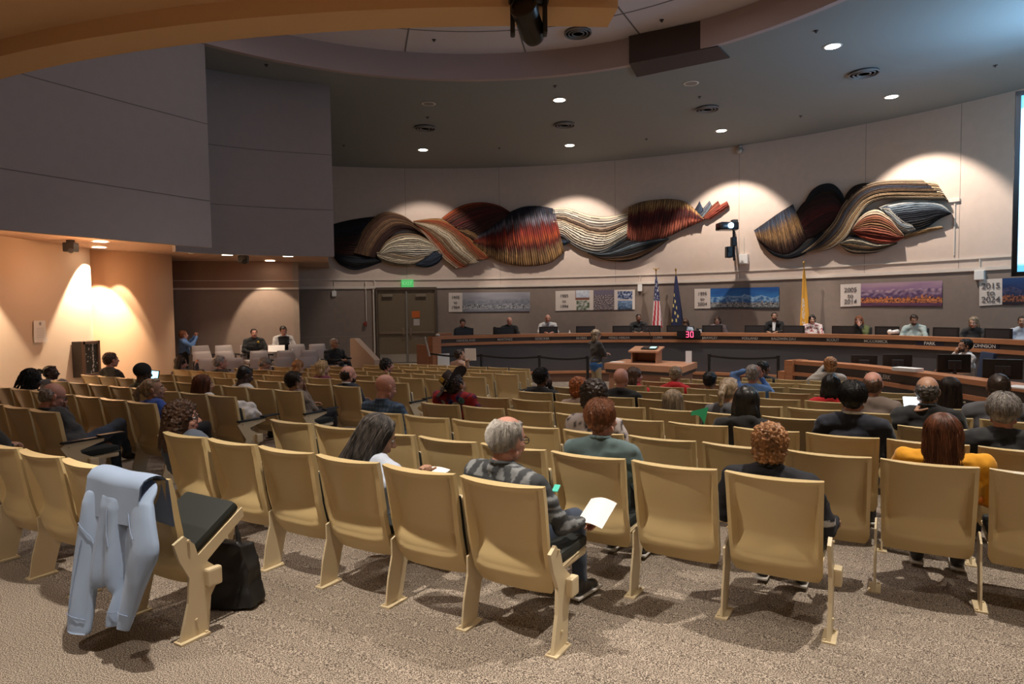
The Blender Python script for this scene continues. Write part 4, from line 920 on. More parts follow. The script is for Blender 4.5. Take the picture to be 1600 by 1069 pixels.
B([(742, 372), (757, 358), (775, 343), (797, 331), (818, 323), (842, 322), (866, 326)], [(738, 380), (756, 396), (779, 408), (806, 415), (835, 416), (862, 410), (882, 394)], ['navy', 'navy', 'grey', 'dred', 'red', 'orange', 'dred', 'tan', 'gold', 'tan'], 46, along=False, d0=.12, bulge=.19, amp=.026, seed=10, nu=190, contrast=('dbrown', .3))
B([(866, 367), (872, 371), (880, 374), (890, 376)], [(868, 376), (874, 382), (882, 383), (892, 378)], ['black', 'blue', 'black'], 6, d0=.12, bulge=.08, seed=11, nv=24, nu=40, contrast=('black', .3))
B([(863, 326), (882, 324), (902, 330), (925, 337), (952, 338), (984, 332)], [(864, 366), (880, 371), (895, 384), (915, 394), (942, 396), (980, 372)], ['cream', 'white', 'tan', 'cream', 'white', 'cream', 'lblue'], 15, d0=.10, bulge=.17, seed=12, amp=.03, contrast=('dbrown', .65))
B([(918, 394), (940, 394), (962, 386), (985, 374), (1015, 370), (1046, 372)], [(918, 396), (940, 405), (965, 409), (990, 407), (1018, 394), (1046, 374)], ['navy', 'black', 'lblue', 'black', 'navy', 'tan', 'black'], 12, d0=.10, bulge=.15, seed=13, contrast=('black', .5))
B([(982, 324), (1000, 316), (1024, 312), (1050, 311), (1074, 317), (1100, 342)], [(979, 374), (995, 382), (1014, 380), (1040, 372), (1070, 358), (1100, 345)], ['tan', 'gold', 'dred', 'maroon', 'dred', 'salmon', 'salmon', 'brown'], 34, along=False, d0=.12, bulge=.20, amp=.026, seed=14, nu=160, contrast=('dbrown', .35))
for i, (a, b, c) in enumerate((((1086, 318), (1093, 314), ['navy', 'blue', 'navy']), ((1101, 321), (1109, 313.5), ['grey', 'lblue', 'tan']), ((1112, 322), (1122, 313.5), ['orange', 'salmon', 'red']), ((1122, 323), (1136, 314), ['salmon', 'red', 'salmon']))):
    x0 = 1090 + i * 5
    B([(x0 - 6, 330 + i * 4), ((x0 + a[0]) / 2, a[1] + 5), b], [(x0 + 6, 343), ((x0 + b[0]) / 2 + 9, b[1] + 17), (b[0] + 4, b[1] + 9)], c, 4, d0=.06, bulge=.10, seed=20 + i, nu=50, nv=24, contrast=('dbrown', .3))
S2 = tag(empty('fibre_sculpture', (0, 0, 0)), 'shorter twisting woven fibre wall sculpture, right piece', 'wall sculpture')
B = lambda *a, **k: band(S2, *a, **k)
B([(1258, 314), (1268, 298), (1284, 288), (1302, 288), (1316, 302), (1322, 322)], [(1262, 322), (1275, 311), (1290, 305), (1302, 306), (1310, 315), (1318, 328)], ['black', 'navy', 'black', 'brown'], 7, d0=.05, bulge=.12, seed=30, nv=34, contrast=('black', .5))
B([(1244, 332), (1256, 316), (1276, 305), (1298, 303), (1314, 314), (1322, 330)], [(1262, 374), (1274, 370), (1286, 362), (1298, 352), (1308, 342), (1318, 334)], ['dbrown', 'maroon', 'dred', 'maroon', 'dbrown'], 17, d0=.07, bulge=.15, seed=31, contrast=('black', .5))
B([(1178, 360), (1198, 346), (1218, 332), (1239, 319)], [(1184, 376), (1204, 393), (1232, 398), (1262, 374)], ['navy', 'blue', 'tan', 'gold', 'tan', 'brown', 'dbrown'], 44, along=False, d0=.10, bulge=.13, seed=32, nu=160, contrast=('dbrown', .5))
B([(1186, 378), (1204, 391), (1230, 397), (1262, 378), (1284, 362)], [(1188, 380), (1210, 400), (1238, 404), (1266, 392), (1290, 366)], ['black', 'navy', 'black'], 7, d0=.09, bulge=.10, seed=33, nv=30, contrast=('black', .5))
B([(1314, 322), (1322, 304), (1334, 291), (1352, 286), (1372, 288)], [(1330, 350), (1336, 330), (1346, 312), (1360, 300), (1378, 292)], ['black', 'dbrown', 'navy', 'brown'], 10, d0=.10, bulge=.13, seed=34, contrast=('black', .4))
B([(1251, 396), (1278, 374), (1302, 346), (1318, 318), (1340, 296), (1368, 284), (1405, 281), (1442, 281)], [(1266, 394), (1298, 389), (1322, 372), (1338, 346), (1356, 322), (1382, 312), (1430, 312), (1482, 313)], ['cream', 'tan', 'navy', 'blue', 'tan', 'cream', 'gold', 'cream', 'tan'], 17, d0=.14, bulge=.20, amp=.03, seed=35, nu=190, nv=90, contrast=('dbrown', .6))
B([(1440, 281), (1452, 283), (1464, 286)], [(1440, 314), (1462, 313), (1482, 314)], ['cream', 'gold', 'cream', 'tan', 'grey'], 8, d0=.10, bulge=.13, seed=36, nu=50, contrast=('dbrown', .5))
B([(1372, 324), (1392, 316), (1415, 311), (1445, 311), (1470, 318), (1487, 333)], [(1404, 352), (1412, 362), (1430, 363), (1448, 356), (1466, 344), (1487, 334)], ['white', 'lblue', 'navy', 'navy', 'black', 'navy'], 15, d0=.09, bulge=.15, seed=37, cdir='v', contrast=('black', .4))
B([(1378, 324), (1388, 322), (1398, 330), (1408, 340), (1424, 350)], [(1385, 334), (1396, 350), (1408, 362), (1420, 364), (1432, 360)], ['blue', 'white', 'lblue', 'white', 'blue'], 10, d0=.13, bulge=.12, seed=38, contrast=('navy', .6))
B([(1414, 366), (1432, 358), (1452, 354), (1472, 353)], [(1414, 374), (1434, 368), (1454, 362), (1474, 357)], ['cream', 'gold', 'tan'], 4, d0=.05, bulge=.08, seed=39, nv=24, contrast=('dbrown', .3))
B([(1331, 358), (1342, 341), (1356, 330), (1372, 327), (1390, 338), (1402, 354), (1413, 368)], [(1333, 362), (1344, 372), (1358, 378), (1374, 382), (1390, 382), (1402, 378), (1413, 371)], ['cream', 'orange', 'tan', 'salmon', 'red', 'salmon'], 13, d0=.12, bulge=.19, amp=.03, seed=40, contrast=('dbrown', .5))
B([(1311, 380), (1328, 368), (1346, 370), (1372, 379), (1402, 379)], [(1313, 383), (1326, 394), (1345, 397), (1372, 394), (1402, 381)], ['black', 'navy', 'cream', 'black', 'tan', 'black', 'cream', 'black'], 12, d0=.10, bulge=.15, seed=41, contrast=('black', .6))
# ------------------------------------------------------------------ people
def remesh(g, vox, it=3, fac=.5):
    me = bpy.data.meshes.new('r'); me.from_pydata([tuple(p) for p in g.v], [], g.f); bm = bmesh.new(); bm.from_mesh(me); bmesh.ops.recalc_face_normals(bm, faces=bm.faces); bm.to_mesh(me); bm.free()
    o = bpy.data.objects.new('r', me); col.objects.link(o)
    m = o.modifiers.new('r', 'REMESH'); m.mode = 'VOXEL'; m.voxel_size = vox; m.adaptivity = 0
    if it: s = o.modifiers.new('s', 'SMOOTH'); s.factor = fac; s.iterations = it
    r = bpy.data.meshes.new_from_object(o.evaluated_get(bpy.context.evaluated_depsgraph_get()))
    bpy.data.objects.remove(o); bpy.data.meshes.remove(me)
    n = len(r.vertices); v = np.empty(n * 3, 'f'); r.vertices.foreach_get('co', v); v = v.reshape(-1, 3)
    nn = np.empty(n * 3, 'f'); r.vertices.foreach_get('normal', nn); nn = nn.reshape(-1, 3)
    f = [tuple(p.vertices) for p in r.polygons]; bpy.data.meshes.remove(r); return v, f, nn
def xf(v, M):
    M = np.array(M); return v @ M[:3, :3].T + M[:3, 3]
class J:                                               # joins pieces into one mesh with material indices
    def __init__(s): s.v = []; s.f = []; s.m = []; s.n = 0
    def add(s, v, f, m=0):
        s.v.append(np.asarray(v, 'f')); s.f += [tuple(i + s.n for i in q) for q in f]; s.m += (list(m) if hasattr(m, '__len__') else [m] * len(f)); s.n += len(v)
    def build(s, name, mats, parent, colfn=None):
        V = np.vstack(s.v); me = bpy.data.meshes.new(name); me.from_pydata(V.tolist(), [], s.f)
        for m in mats: me.materials.append(m)
        me.polygons.foreach_set('material_index', s.m); me.polygons.foreach_set('use_smooth', [True] * len(s.f))
        if colfn:
            a = me.color_attributes.new('Col', 'FLOAT_COLOR', 'POINT'); a.data.foreach_set('color', np.array([(*colfn(*p), 1) for p in V], 'f').ravel())
        o = bpy.data.objects.new(name, me); col.objects.link(o); o.parent = parent; return o
def head_blob(fem):
    g = G(); k = .95 if fem else 1
    g.ell((0, -.014, .030), (.077, .098, .090), 24, 16); g.ell((0, .020, -.022), (.062 * k, .074, .088), 24, 16)
    g.ell((0, .036, -.072), (.047 * k, .048, .036), 20, 12); g.ell((0, .068, -.090), (.019, .017, .017)); g.cap((-.052 * k, .005, -.06), (0, .06, -.088), .02, .018)
    g.cap((.052 * k, .005, -.06), (0, .06, -.088), .02, .018)
    g.cap((0, .086, .012), (0, .110, -.020), .0085, .0125); g.ell((-.011, .101, -.026), (.0085, .010, .008)); g.ell((.011, .101, -.026), (.0085, .010, .008))
    g.cap((-.036, .078, .028), (-.010, .087, .028), .0095); g.cap((.036, .078, .028), (.010, .087, .028), .0095)
    for s in (-1, 1):
        g.ell((s * .036, .062, -.030), (.021, .020, .022)); g.ell((s * .079, -.010, -.004), (.009, .019, .031), rot=Matrix.Rotation(.25, 3, 'X') @ Matrix.Rotation(-s * .35, 3, 'Z')); g.ell((s * .074, -.002, -.024), (.008, .009, .012))
    g.cap((-.019, .089, -.051), (.019, .089, -.051), .0062, .0062); g.cap((-.015, .088, -.060), (.015, .088, -.060), .0068, .0068)
    g.cap((0, -.020, -.05), (0, -.026, -.125), .053, .052); return g
HEADS = {}
def head_mesh(fem, near):
    k = (fem, near)
    if k not in HEADS:
        v, f, n = remesh(head_blob(fem), .0042 if near else .0075, 2, .4); mi = []
        for q in f:
            c = v[list(q)].mean(0); mi.append(1 if (c[1] > .082 and abs(c[0]) < .024 and -.068 < c[2] < -.045) else 2 if (c[1] > .076 and .012 < abs(c[0]) < .044 and .026 < c[2] < .037) else 0)
        HEADS[k] = (v, f, mi)
    return HEADS[k]
HANDS = {}
def hand_mesh(kind, side):
    k = (kind, side)
    if k in HANDS: return HANDS[k]
    curl = {'relaxed': (18, 28, 22), 'grip': (52, 62, 45), 'flat': (6, 8, 6)}[kind]; g = G()
    g.ell((0, .045, 0), (.040, .052, .0155), 16, 12); g.cap((-.026, .02, 0), (-.028, .082, -.002), .0135, .011); g.cap((.022, .02, 0), (.027, .076, -.002), .0135, .010); g.cap((0, -.035, 0), (0, .02, 0), .025, .024)
    for i, (x, y, L, r) in enumerate(((-.030, .086, .074, .0088), (-.010, .091, .082, .0092), (.010, .088, .077, .0088), (.028, .080, .060, .0078))):
        p = Vector((x, y, 0)); a = 0; fan = (i - 1.5) * .07
        for j, fr in enumerate((.45, .31, .24)):
            a += math.radians(curl[j] + i * 2); q = p + Vector((math.sin(fan) * math.cos(a), math.cos(fan) * math.cos(a), -math.sin(a))) * L * fr
            g.cap(p, q, r * (1 - .1 * j), r * (.92 - .1 * j), 10); p = q
    p = Vector((-.034, .022, -.004))
    for d, L, r in (((-.62, .62, -.35), .040, .0125), ((-.38, .82, -.42), .032, .0105), ((-.1, .9, -.42), .024, .0092)):
        q = p + Vector(d).normalized() * L; g.cap(p, q, r, r * .9, 10); p = q
    v, f, n = remesh(g, .0048, 2, .4)
    if side > 0: v = v * np.array([1, 1, 1], 'f')
    else: v = v * np.array([-1, 1, 1], 'f'); f = [tuple(reversed(q)) for q in f]
    HANDS[k] = (v, f); return HANDS[k]
def noise_disp(v, n, amp, scale, seed=0, stretch=(1, 1, 1)):
    out = v.copy()
    for i in range(len(v)):
        p = v[i]; out[i] = p + n[i] * amp * noise.noise(Vector((p[0] * scale * stretch[0] + seed, p[1] * scale * stretch[1], p[2] * scale * stretch[2])))
    return out
HAIRC = {}
def hair_blob(st):
    g = G()
    if st in ('short', 'spiky', 'crop', 'crown'):
        t = {'short': .004, 'spiky': .010, 'crop': 0, 'crown': .001}[st]
        g.ell((0, -.026, .036), (.081 + t, .098 + t, .089 + t), 26, 18); g.ell((0, -.055, -.01), (.068 + t, .062 + t, .062), 20, 14)
        g.ell((0, .022, .088), (.055, .048, .026 + t), 18, 12)
        if st == 'spiky': g.ell((0, -.03, .09), (.075, .085, .05), 18, 12)
    elif st == 'fringe':
        g.ell((0, -.036, .012), (.083, .087, .076), 26, 18); g.ell((0, -.05, -.02), (.07, .068, .055), 20, 14)
    elif st in ('long', 'vlong', 'mid', 'bob', 'ponytail', 'bun', 'dreads'):
        q = .88 if st in ('ponytail', 'bun') else 1
        g.ell((0, -.024, .036), (.092 * q, .105 * q, .094 * q), 26, 18); g.ell((0, -.05, -.005), (.080 * q, .07 * q, .08 * q), 20, 14); g.ell((0, .02, .088), (.058, .052, .028), 18, 12)
        if st in ('long', 'vlong', 'mid', 'bob'):
            L = {'long': .24, 'vlong': .33, 'bob': .12, 'mid': .15}[st]
            g.ell((0, -.062, -.06), (.092, .052, .10), 20, 14)
            for x in (-.075, -.04, 0, .04, .075): g.cap((x * .82, -.050 + abs(x) * .35, .03), (x * 1.05, -.068 + abs(x) * .35, -L), .036, .026 if st != 'bob' else .03)
        if st == 'ponytail': g.cap((0, -.12, .03), (0, -.16, -.02), .032, .034); g.cap((0, -.16, -.02), (0, -.155, -.13), .034, .016)
        if st == 'bun': g.ell((0, -.15, .03), (.05, .045, .045))
    elif st in ('curly', 'bigcurly'):
        k = 1.0 if st == 'curly' else 1.04
        g.ell((0, -.03, .040), (.098 * k, .108 * k, .102 * k), 26, 18); g.ell((0, -.06, -.02), (.09 * k, .072 * k, .085 * k), 20, 14); g.ell((0, .03, .090), (.062, .050, .034), 18, 12)
        if st == 'bigcurly':
            for s in (-1, 1): g.cap((s * .07, -.04, -.02), (s * .085, -.05, -.19), .05, .045)
            g.cap((0, -.08, -.02), (0, -.09, -.2), .07, .055)
    return g
AMP = dict(mid=(.008, 30), crown=(.003, 70), short=(.006, 60), spiky=(.018, 45), crop=(.003, 90), fringe=(.005, 70), long=(.010, 30), vlong=(.010, 30), bob=(.008, 35), ponytail=(.003, 40), bun=(.004, 50), dreads=(.01, 50), curly=(.012, 75), bigcurly=(.014, 60))
def hair_mesh(st, near, seed):
    k = (st, near)
    if k not in HAIRC:
        v, f, n = remesh(hair_blob(st), .006 if near else .009, 3); a, s = AMP[st]
        v = noise_disp(v, n, a * 1.6, s, seed, (1, 1, .25) if 'long' in st or st == 'bob' else (1, 1, 1))
        if st == 'crown':
            for i in range(len(v)):
                d = Vector(v[i]) - Vector((0, -.02, .03)); a_ = d.angle(Vector((-.28, -.72, .95))); q = Vector((v[i][0] * 1.35, v[i][1] + .05, v[i][2] - .11)).length
                if a_ < .66 or (v[i][2] > .098 and v[i][1] < .06): v[i] = np.array(Vector((0, -.02, .03)) + d * .88)
        HAIRC[k] = (v, f)
    return HAIRC[k]
def strands(n, L, seed, wave=.0, r=.0016, curl=0, top=.13, skipface=True, short=False, gravity=True):
    """separate locks following the skull, then hanging"""
    rnd = random.Random(seed); g = G()
    for _ in range(n):
        az = rnd.uniform(0, 2 * PI); th = rnd.uniform(.02, .5) if not short else math.acos(rnd.uniform(-.35, 1)); c = Vector((0, -.026, .034)); rx, ry, rz = .090, .106, .098
        face = math.cos(az - PI / 2)                       # 1 toward the face
        if skipface and face > .25 and th > .75: continue
        pts = []; ph = rnd.uniform(0, 6.28); out = rnd.uniform(.97, 1.06); ll = L * rnd.uniform(.75, 1.05); d = 0; prev = None; steps = 14 if not short else 5
        azd = az
        if not short and face > .1: azd += (1 if math.cos(az) < 0 else -1) * 0; 
        for k in range(steps + 1):
            if short: t = th + k * ll / .09 / steps; p = c + Vector((rx * math.sin(t) * math.cos(az), ry * math.sin(t) * math.sin(az), rz * math.cos(t))) * (out + .05 * k / steps)
            else:
                t = th + (k / steps) * 1.9
                if t < 1.6:
                    a2 = az
                    if face > .0:                           # comb front locks sideways and back
                        s = 1 if math.cos(az) > 0 else -1; a2 = az - s * (k / steps) * 1.3 * face
                    p = c + Vector((rx * math.sin(t) * math.cos(a2), ry * math.sin(t) * math.sin(a2), rz * math.cos(t))) * out; base = p
                else:
                    dz = ll * (k / steps - (1.6 - th) / 1.9) / max(.2, 1 - (1.6 - th) / 1.9); p = base + Vector((base.x * .12 * dz / .2, -.03 * dz / .2, -dz))
            w = wave * (k / steps)
            p = p + Vector((math.sin(k * (1.1 + curl) + ph), math.cos(k * (1.3 + curl) + ph), math.sin(k * .9 + ph) * curl)) * w
            pts.append(p)
        g.tube(pts, [r * (1 - .5 * k / steps) for k in range(steps + 1)], 3, cap=False)
    return g
def haircol(name, c, c2=None):
    return mat('hair_' + name, c, .42, var=0, col2=c2 or tuple(q * .45 for q in c), vscale=38, stretch=(1, 1, .18), spec=.4)
HC = dict(black=haircol('black', (.012, .010, .009)), dark=haircol('dark_brown', (.035, .02, .013)), brown=haircol('brown', (.10, .05, .028)), auburn=haircol('auburn', (.16, .055, .025)), orange=haircol('orange', (.42, .12, .03)), strawberry=haircol('strawberry', (.46, .22, .09)),
          blond=haircol('blond', (.50, .34, .17)), dblond=haircol('ash_blond', (.34, .25, .16)), grey=haircol('grey', (.36, .33, .30), (.16, .14, .13)), silver=haircol('silver', (.72, .69, .64), (.36, .33, .30)), pepper=haircol('pepper_grey', (.105, .09, .08), (.03, .026, .024)), ginger=haircol('ginger_brown', (.26, .095, .04)), white=haircol('white', (.66, .64, .6)))
def skin(name, c): return mat('skin_' + name, c, .5, var=.08, vscale=20)
SK = dict(fair=skin('fair', (.56, .33, .24)), pink=skin('pink', (.55, .27, .20)), tan=skin('tan', (.40, .22, .14)), brown=skin('brown', (.17, .085, .055)), dark=skin('dark', (.06, .032, .022)))
LIP = mat('lips', (.36, .11, .09), .4); EYEW = mat('eye_white', (.7, .68, .65), .3); EYED = mat('eye_dark', (.02, .015, .012), .2); BROW = mat('brow_hair', (.07, .045, .03), .7)
def cloth(name, c=(.5, .5, .5), **k): return mat('cloth_' + name, c, .85, bump=.12, bscale=k.pop('bs', 260), sheen=.15, **k)
JEAN = cloth('denim', (.035, .055, .095), var=.3); DARKP = cloth('dark_trousers', (.014, .014, .018)); KHAKI = cloth('khaki', (.42, .34, .2)); SHOE = mat('shoe_leather', (.02, .018, .018), .4); SOLE = mat('shoe_sole', (.55, .53, .5), .6)
PEOPLE = []
def person(lab, root, yaw, head, hair='short', hc='dark', sk='fair', top=None, topn='shirt', legs=DARKP, pose=('lap', 'lap'), hyaw=0, hpitch=0, hroll=0, fem=False, near=False, w=1.0, belly=0, glasses=False, hscale=1.0, colfn=None, collar=None, hood=False, beard=None,
           stand=False, cross=False, seed=0, hipz=.46, nolegs=False, hand='relaxed', sh=0, extra=None, wr=None, tuck=0):
    """root: Vector on the floor under the hips; yaw: heading of +y; head: head centre in world"""
    T = empty('person', tuple(root), yaw, lab, 'person'); R = Matrix.Rotation(-yaw, 3, 'Z'); h = R @ (head - root)
    H = Vector((0, 0, hipz)); Rh = Matrix.Rotation(math.radians(hyaw), 4, 'Z') @ Matrix.Rotation(math.radians(hpitch), 4, 'X') @ Matrix.Rotation(math.radians(hroll), 4, 'Y')
    NB = h + Vector((0, -.035, -.130 * hscale)); NB.y -= .010 * max(0, -hpitch) / 10
    Sz = NB.z - .064 + sh; S = {s: Vector((NB.x + s * .188 * w, NB.y - .005, Sz)) for s in (-1, 1)}
    vox = (.010 if colfn else .013) if near else .024; b = G(); c = G()
    chest = H.lerp(NB, .60) + Vector((0, .012, 0)); belly_ = H.lerp(NB, .28) + Vector((0, .02 + belly * .5, 0))
    def torso(g, k, e):
        g.ell(H + Vector((0, .0, .02)), (.165 * k * w + e, .135 * k + e, .125 * k + e), 18, 12); g.ell(belly_, (.160 * w * k + e + belly * .5, .115 * k + e + belly, .17 * k), 18, 12)
        g.ell(chest, (.188 * w * k + e, .112 * k + e, .20 * k), 18, 12); g.cap(S[-1] + Vector((.01, 0, -.005)), S[1] + Vector((-.01, 0, -.005)), .058 * k + e)
        g.cap(NB + Vector((0, -.01, -.01)), NB.lerp(S[-1], .8), .048 * k + e, .052 * k + e); g.cap(NB + Vector((0, -.01, -.01)), NB.lerp(S[1], .8), .048 * k + e, .052 * k + e)
        g.cap(chest, NB + Vector((0, -.006, -.03)), .09 * k + e, .062 * k + e)
    arms = {}
    for s, ps in ((-1, pose[0]), (1, pose[1])):
        sx = S[s].x
        E, W_ = {'lap': ((sx + s * .075, NB.y + .10, Sz - .26), (NB.x + s * .07, NB.y + .34, max(.60, Sz - .36))),
                 'desk': ((sx + s * .08, NB.y + .12, Sz - .24), (NB.x + s * .13, NB.y + .40, Sz - .22)),
                 'chin': ((sx - s * .0, NB.y + .20, Sz - .20), (NB.x + s * .045, NB.y + .165, h.z - .145)),
                 'phone': ((sx + s * .05, NB.y + .14, Sz - .22), (NB.x + s * .06, NB.y + .36, Sz - .13)),
                 'photo': ((sx + s * .10, NB.y + .18, Sz - .08), (NB.x + s * .12, NB.y + .32, h.z - .04)),
                 'behind': ((sx + s * .09, NB.y + .04, h.z - .02), (NB.x + s * .05, NB.y - .03, h.z + .06)),
                 'temple': ((sx + s * .04, NB.y + .22, Sz - .10), (NB.x + s * .10, NB.y + .12, h.z - .06)),
                 'rest': ((sx + s * .09, NB.y + .08, Sz - .26), (sx + s * .10, NB.y + .34, Sz - .30)),
                 'down': ((sx + s * .06, NB.y - .02, Sz - .29), (sx + s * .06, NB.y + .06, Sz - .53)),
                 'cross': ((sx + s * .05, NB.y + .08, Sz - .27), (NB.x - s * .06, NB.y + .24, Sz - .24)),
                 'clasp': ((sx + s * .07, NB.y + .10, Sz - .26), (NB.x + s * .05, NB.y + .26, Sz - .30))}[ps]
        arms[s] = (Vector(E), Vector(W_))
        if wr and s in wr:
            W_ = R @ (wr[s] - root); E = (S[s] + W_) / 2 + Vector((s * .05, -.04, -.10)); arms[s] = (E, W_)
    def armsf(g, e, k=1):
        for s in (-1, 1):
            E, W_ = arms[s]; g.cap(S[s], E, .056 * k + e, .044 * k + e, 14); g.cap(E, W_, .041 * k + e, .028 * k + e, 14)
    lg = []
    if stand: lg = [((s * .085, 0, hipz), (s * .095, .02, hipz * .52), (s * .10, -.01, .08)) for s in (-1, 1)]
    else:
        kz = hipz + .045; lg = [((s * .09, .02, hipz + .01), (s * .12, .44 - tuck, kz), (s * .12, .47 - tuck * 1.5, .09)) for s in (-1, 1)]
        if cross: lg[1] = ((.09, .02, hipz + .02), (.16, .44, kz + .16), (-.10, .60, kz + .05))if cross == 1 else ((.09, .02, hipz + .02), (-.02, .46, kz + .12), (-.20, .62, .28))
    def legsf(g, e):
        for a, k_, an in lg: g.cap(a, k_, .078 + e, .056 + e, 14); g.cap(k_, an, .055 + e, .036 + e, 14)
    torso(b, .86, 0); armsf(b, 0, .88); 
    if not nolegs: legsf(b, -.008)
    b.cap(NB + Vector((0, 0, -.05)), h + Vector((0, -.03, -.09)), .052, .05)
    jb = J(); v, f, n = remesh(b, .02, 3); jb.add(v, f, 0)
    Mh = Matrix.Translation(h) @ Rh @ Matrix.Scale(hscale, 4)
    v, f, mi = head_mesh(fem, near); jb.add(xf(v, Mh), f, mi)
    e_ = G()
    for s in (-1, 1): e_.ell((s * .031, .0765, .0085), (.013, .010, .0085), 12, 8, mi=3); e_.ell((s * .031, .0855, .0085), (.0055, .003, .0055), 8, 6, mi=4)
    jb.add(xf(np.array(e_.v, 'f'), Mh), e_.f, e_.m)
    for s in (-1, 1):
        E, W_ = arms[s]; d = (W_ - E).normalized(); ps = pose[0] if s < 0 else pose[1]
        if ps in ('lap', 'clasp', 'desk'): d = (d + Vector((-s * .3, .2, -.1))).normalized()
        up = Vector((0, 0, 1)) if ps not in ('chin', 'photo', 'behind', 'temple') else Vector((0, 1, .1)) if ps in ('chin', 'temple') else Vector((0, -1, .1))
        if ps in ('chin', 'temple'): d = (Vector((-s * .35, -.1, .95))).normalized()
        if ps == 'behind': d = Vector((-s * .9, -.1, .3)).normalized()
        if ps == 'photo': d = Vector((-s * .5, .1, .85)).normalized()
        x = d.cross(up).normalized(); z = x.cross(d); M = Matrix(((x.x, d.x, z.x, 0), (x.y, d.y, z.y, 0), (x.z, d.z, z.z, 0), (0, 0, 0, 1))); kind = 'grip' if ps in ('chin', 'photo', 'phone') else hand
        v, f = hand_mesh(kind, s); hs = .92 if fem else 1.0; jb.add(xf(v, Matrix.Translation(W_ + d * .012) @ M @ Matrix.Scale(hs, 4)), f, 0)
    jb.build('body', [SK[sk], LIP, BROW, EYEW, EYED], T)
    # upper garment
    torso(c, 1, .012); 
    if not stand: pass
    armsf(c, .012)
    for s in (-1, 1):
        E, W_ = arms[s]; d = (W_ - E).normalized(); c.tube([W_ - d * .06, W_ - d * .005], [.041, .042], 12)
    if hood:
        q = NB + Vector((0, -.055, .0)); c.ell(q, (.12, .075, .055), 16, 10); c.cap(NB + Vector((-.09, .0, .0)), NB + Vector((.09, .0, .0)), .04); c.ell(q + Vector((0, -.02, -.06)), (.10, .055, .09), 16, 10)
    else: c.tube([NB + Vector((0, -.008, -.02)), NB + Vector((0, -.005, .035))], [.076, .070], 18)
    v, f, n = remesh(c, vox, 4); v = noise_disp(v, n, .016, 9, seed, (1, 1, 1.8)); v = noise_disp(v, n, .006, 28, seed + 5, (1, 1, .6))
    # open the collar: nothing above the neck base keeps its cap (pulled down around the neck)
    jc = J(); jc.add(v, f, 0)
    jc.build(topn, [top if not colfn else mat('patterned_cloth', rough=.85, vcol=True, bump=.1, bscale=200)], T, colfn=(lambda x, y, z: colfn(x - NB.x, y - NB.y, z - Sz)) if colfn else None)
    if collar:
        g = G(); P = []
        for k in range(17): a = -PI * .5 + k * 2 * PI / 16; P.append(NB + Vector((math.cos(a) * .062, -.012 + math.sin(a) * .062, .034 + .008 * math.sin(a) * -1)))
        g.tube(P, .012, 8); g.build('collar', collar, T, smooth=True)
    if not nolegs:
        g = G(); g.ell(H + Vector((0, .0, .0)), (.17 * w, .145, .12), 18, 12); legsf(g, .006); v, f, n = remesh(g, .02, 3); v = noise_disp(v, n, .014, 10, seed + 2); j = J(); j.add(v, f); j.build('trousers', [legs], T)
        for s_, (a, k_, an) in enumerate(lg):
            an = Vector(an); fw = Vector((0, 1, -.05)) if not (cross and s_ == 1) else Vector((-.2, .75, -.35)).normalized()
            g = G(); g.cap(an + Vector((0, -.02, -.035)), an + fw * .15 + Vector((0, 0, -.055)), .046, .034); g.cap(an + Vector((0, 0, .03)), an + Vector((0, -.01, -.02)), .045, .048); v, f, n = remesh(g, .012, 2)
            v[:, 2] = np.maximum(v[:, 2], an.z - .088); j = J(); j.add(v, f); sh = j.build('shoe', [SHOE], T)
            g = G(); c0 = an + fw * .065 + Vector((0, 0, -.08)); g.bbox(c0, (.085, .27, .018), .008, rz=math.atan2(-fw.x, fw.y)); g.build('sole', SOLE if near or cross else SHOE, sh)
    # hair
    m = HC[hc]
    if hair and hair not in ('bald', 'beanie', 'cap', 'hat'):
        v, f = hair_mesh(hair, near, seed); jh = J(); jh.add(xf(v, Mh), f)
        if near or hair in ('dreads',):
            sg = None
            if hair in ('long', 'vlong', 'mid'): sg = strands(1100 if near else 200, .30 if hair == 'long' else .20 if hair == 'mid' else .34, seed, .003, .0019)
            elif hair == 'short' : sg = strands(1500, .03, seed, .002, .0013, short=True)
            elif hair == 'fringe': sg = None
            elif hair == 'curly': sg = strands(2200, .055, seed, .007, .0013, curl=1.3, short=True)
            elif hair == 'bigcurly': sg = strands(1300, .24, seed, .010, .0018, curl=1.2)
            elif hair == 'dreads': sg = strands(70, .22, seed, .012, .010, curl=.1)
            if sg: jh.add(xf(np.array(sg.v, 'f'), Mh), sg.f)
        jh.build('hair', [m], T)
    if hair == 'crown' and near:
        rnd = random.Random(seed); g = G()
        for _ in range(4200):
            a = rnd.uniform(PI * .86, PI * 2.14); zz = rnd.uniform(-.062, .072); rr = math.sqrt(max(0, 1 - (zz / .094)**2)); p = Vector((math.cos(a) * .083 * rr, -.028 + math.sin(a) * .098 * rr, .034 + zz * .95)); d = Vector((math.cos(a) * .3 + rnd.uniform(-.35, .35), math.sin(a) * .3, -1)).normalized()
            g.tube([p, p + d * .008 + Vector((math.cos(a), math.sin(a), 0)) * .002, p + d * .015 + Vector((math.cos(a), math.sin(a), 0)) * .005], [.0008, .0007, .0003], 3, cap=False)
        jj = J(); jj.add(xf(np.array(g.v, 'f'), Mh), g.f); jj.build('hair_wisps', [HC['silver']], T)
    if hair == 'beanie':
        g = G(); g.ell((0, -.02, .045), (.090, .108, .094), 26, 18); g.tube([(0, -.016, .0), (0, -.016, .045)], [.092, .094], 24); v, f, n = remesh(g, .009, 2); j = J(); j.add(xf(v * np.array([1, 1, 1]), Mh), f); j.build('beanie', [mat('black_knit', (.012, .012, .012), .95, bump=.3, bscale=250)], T)
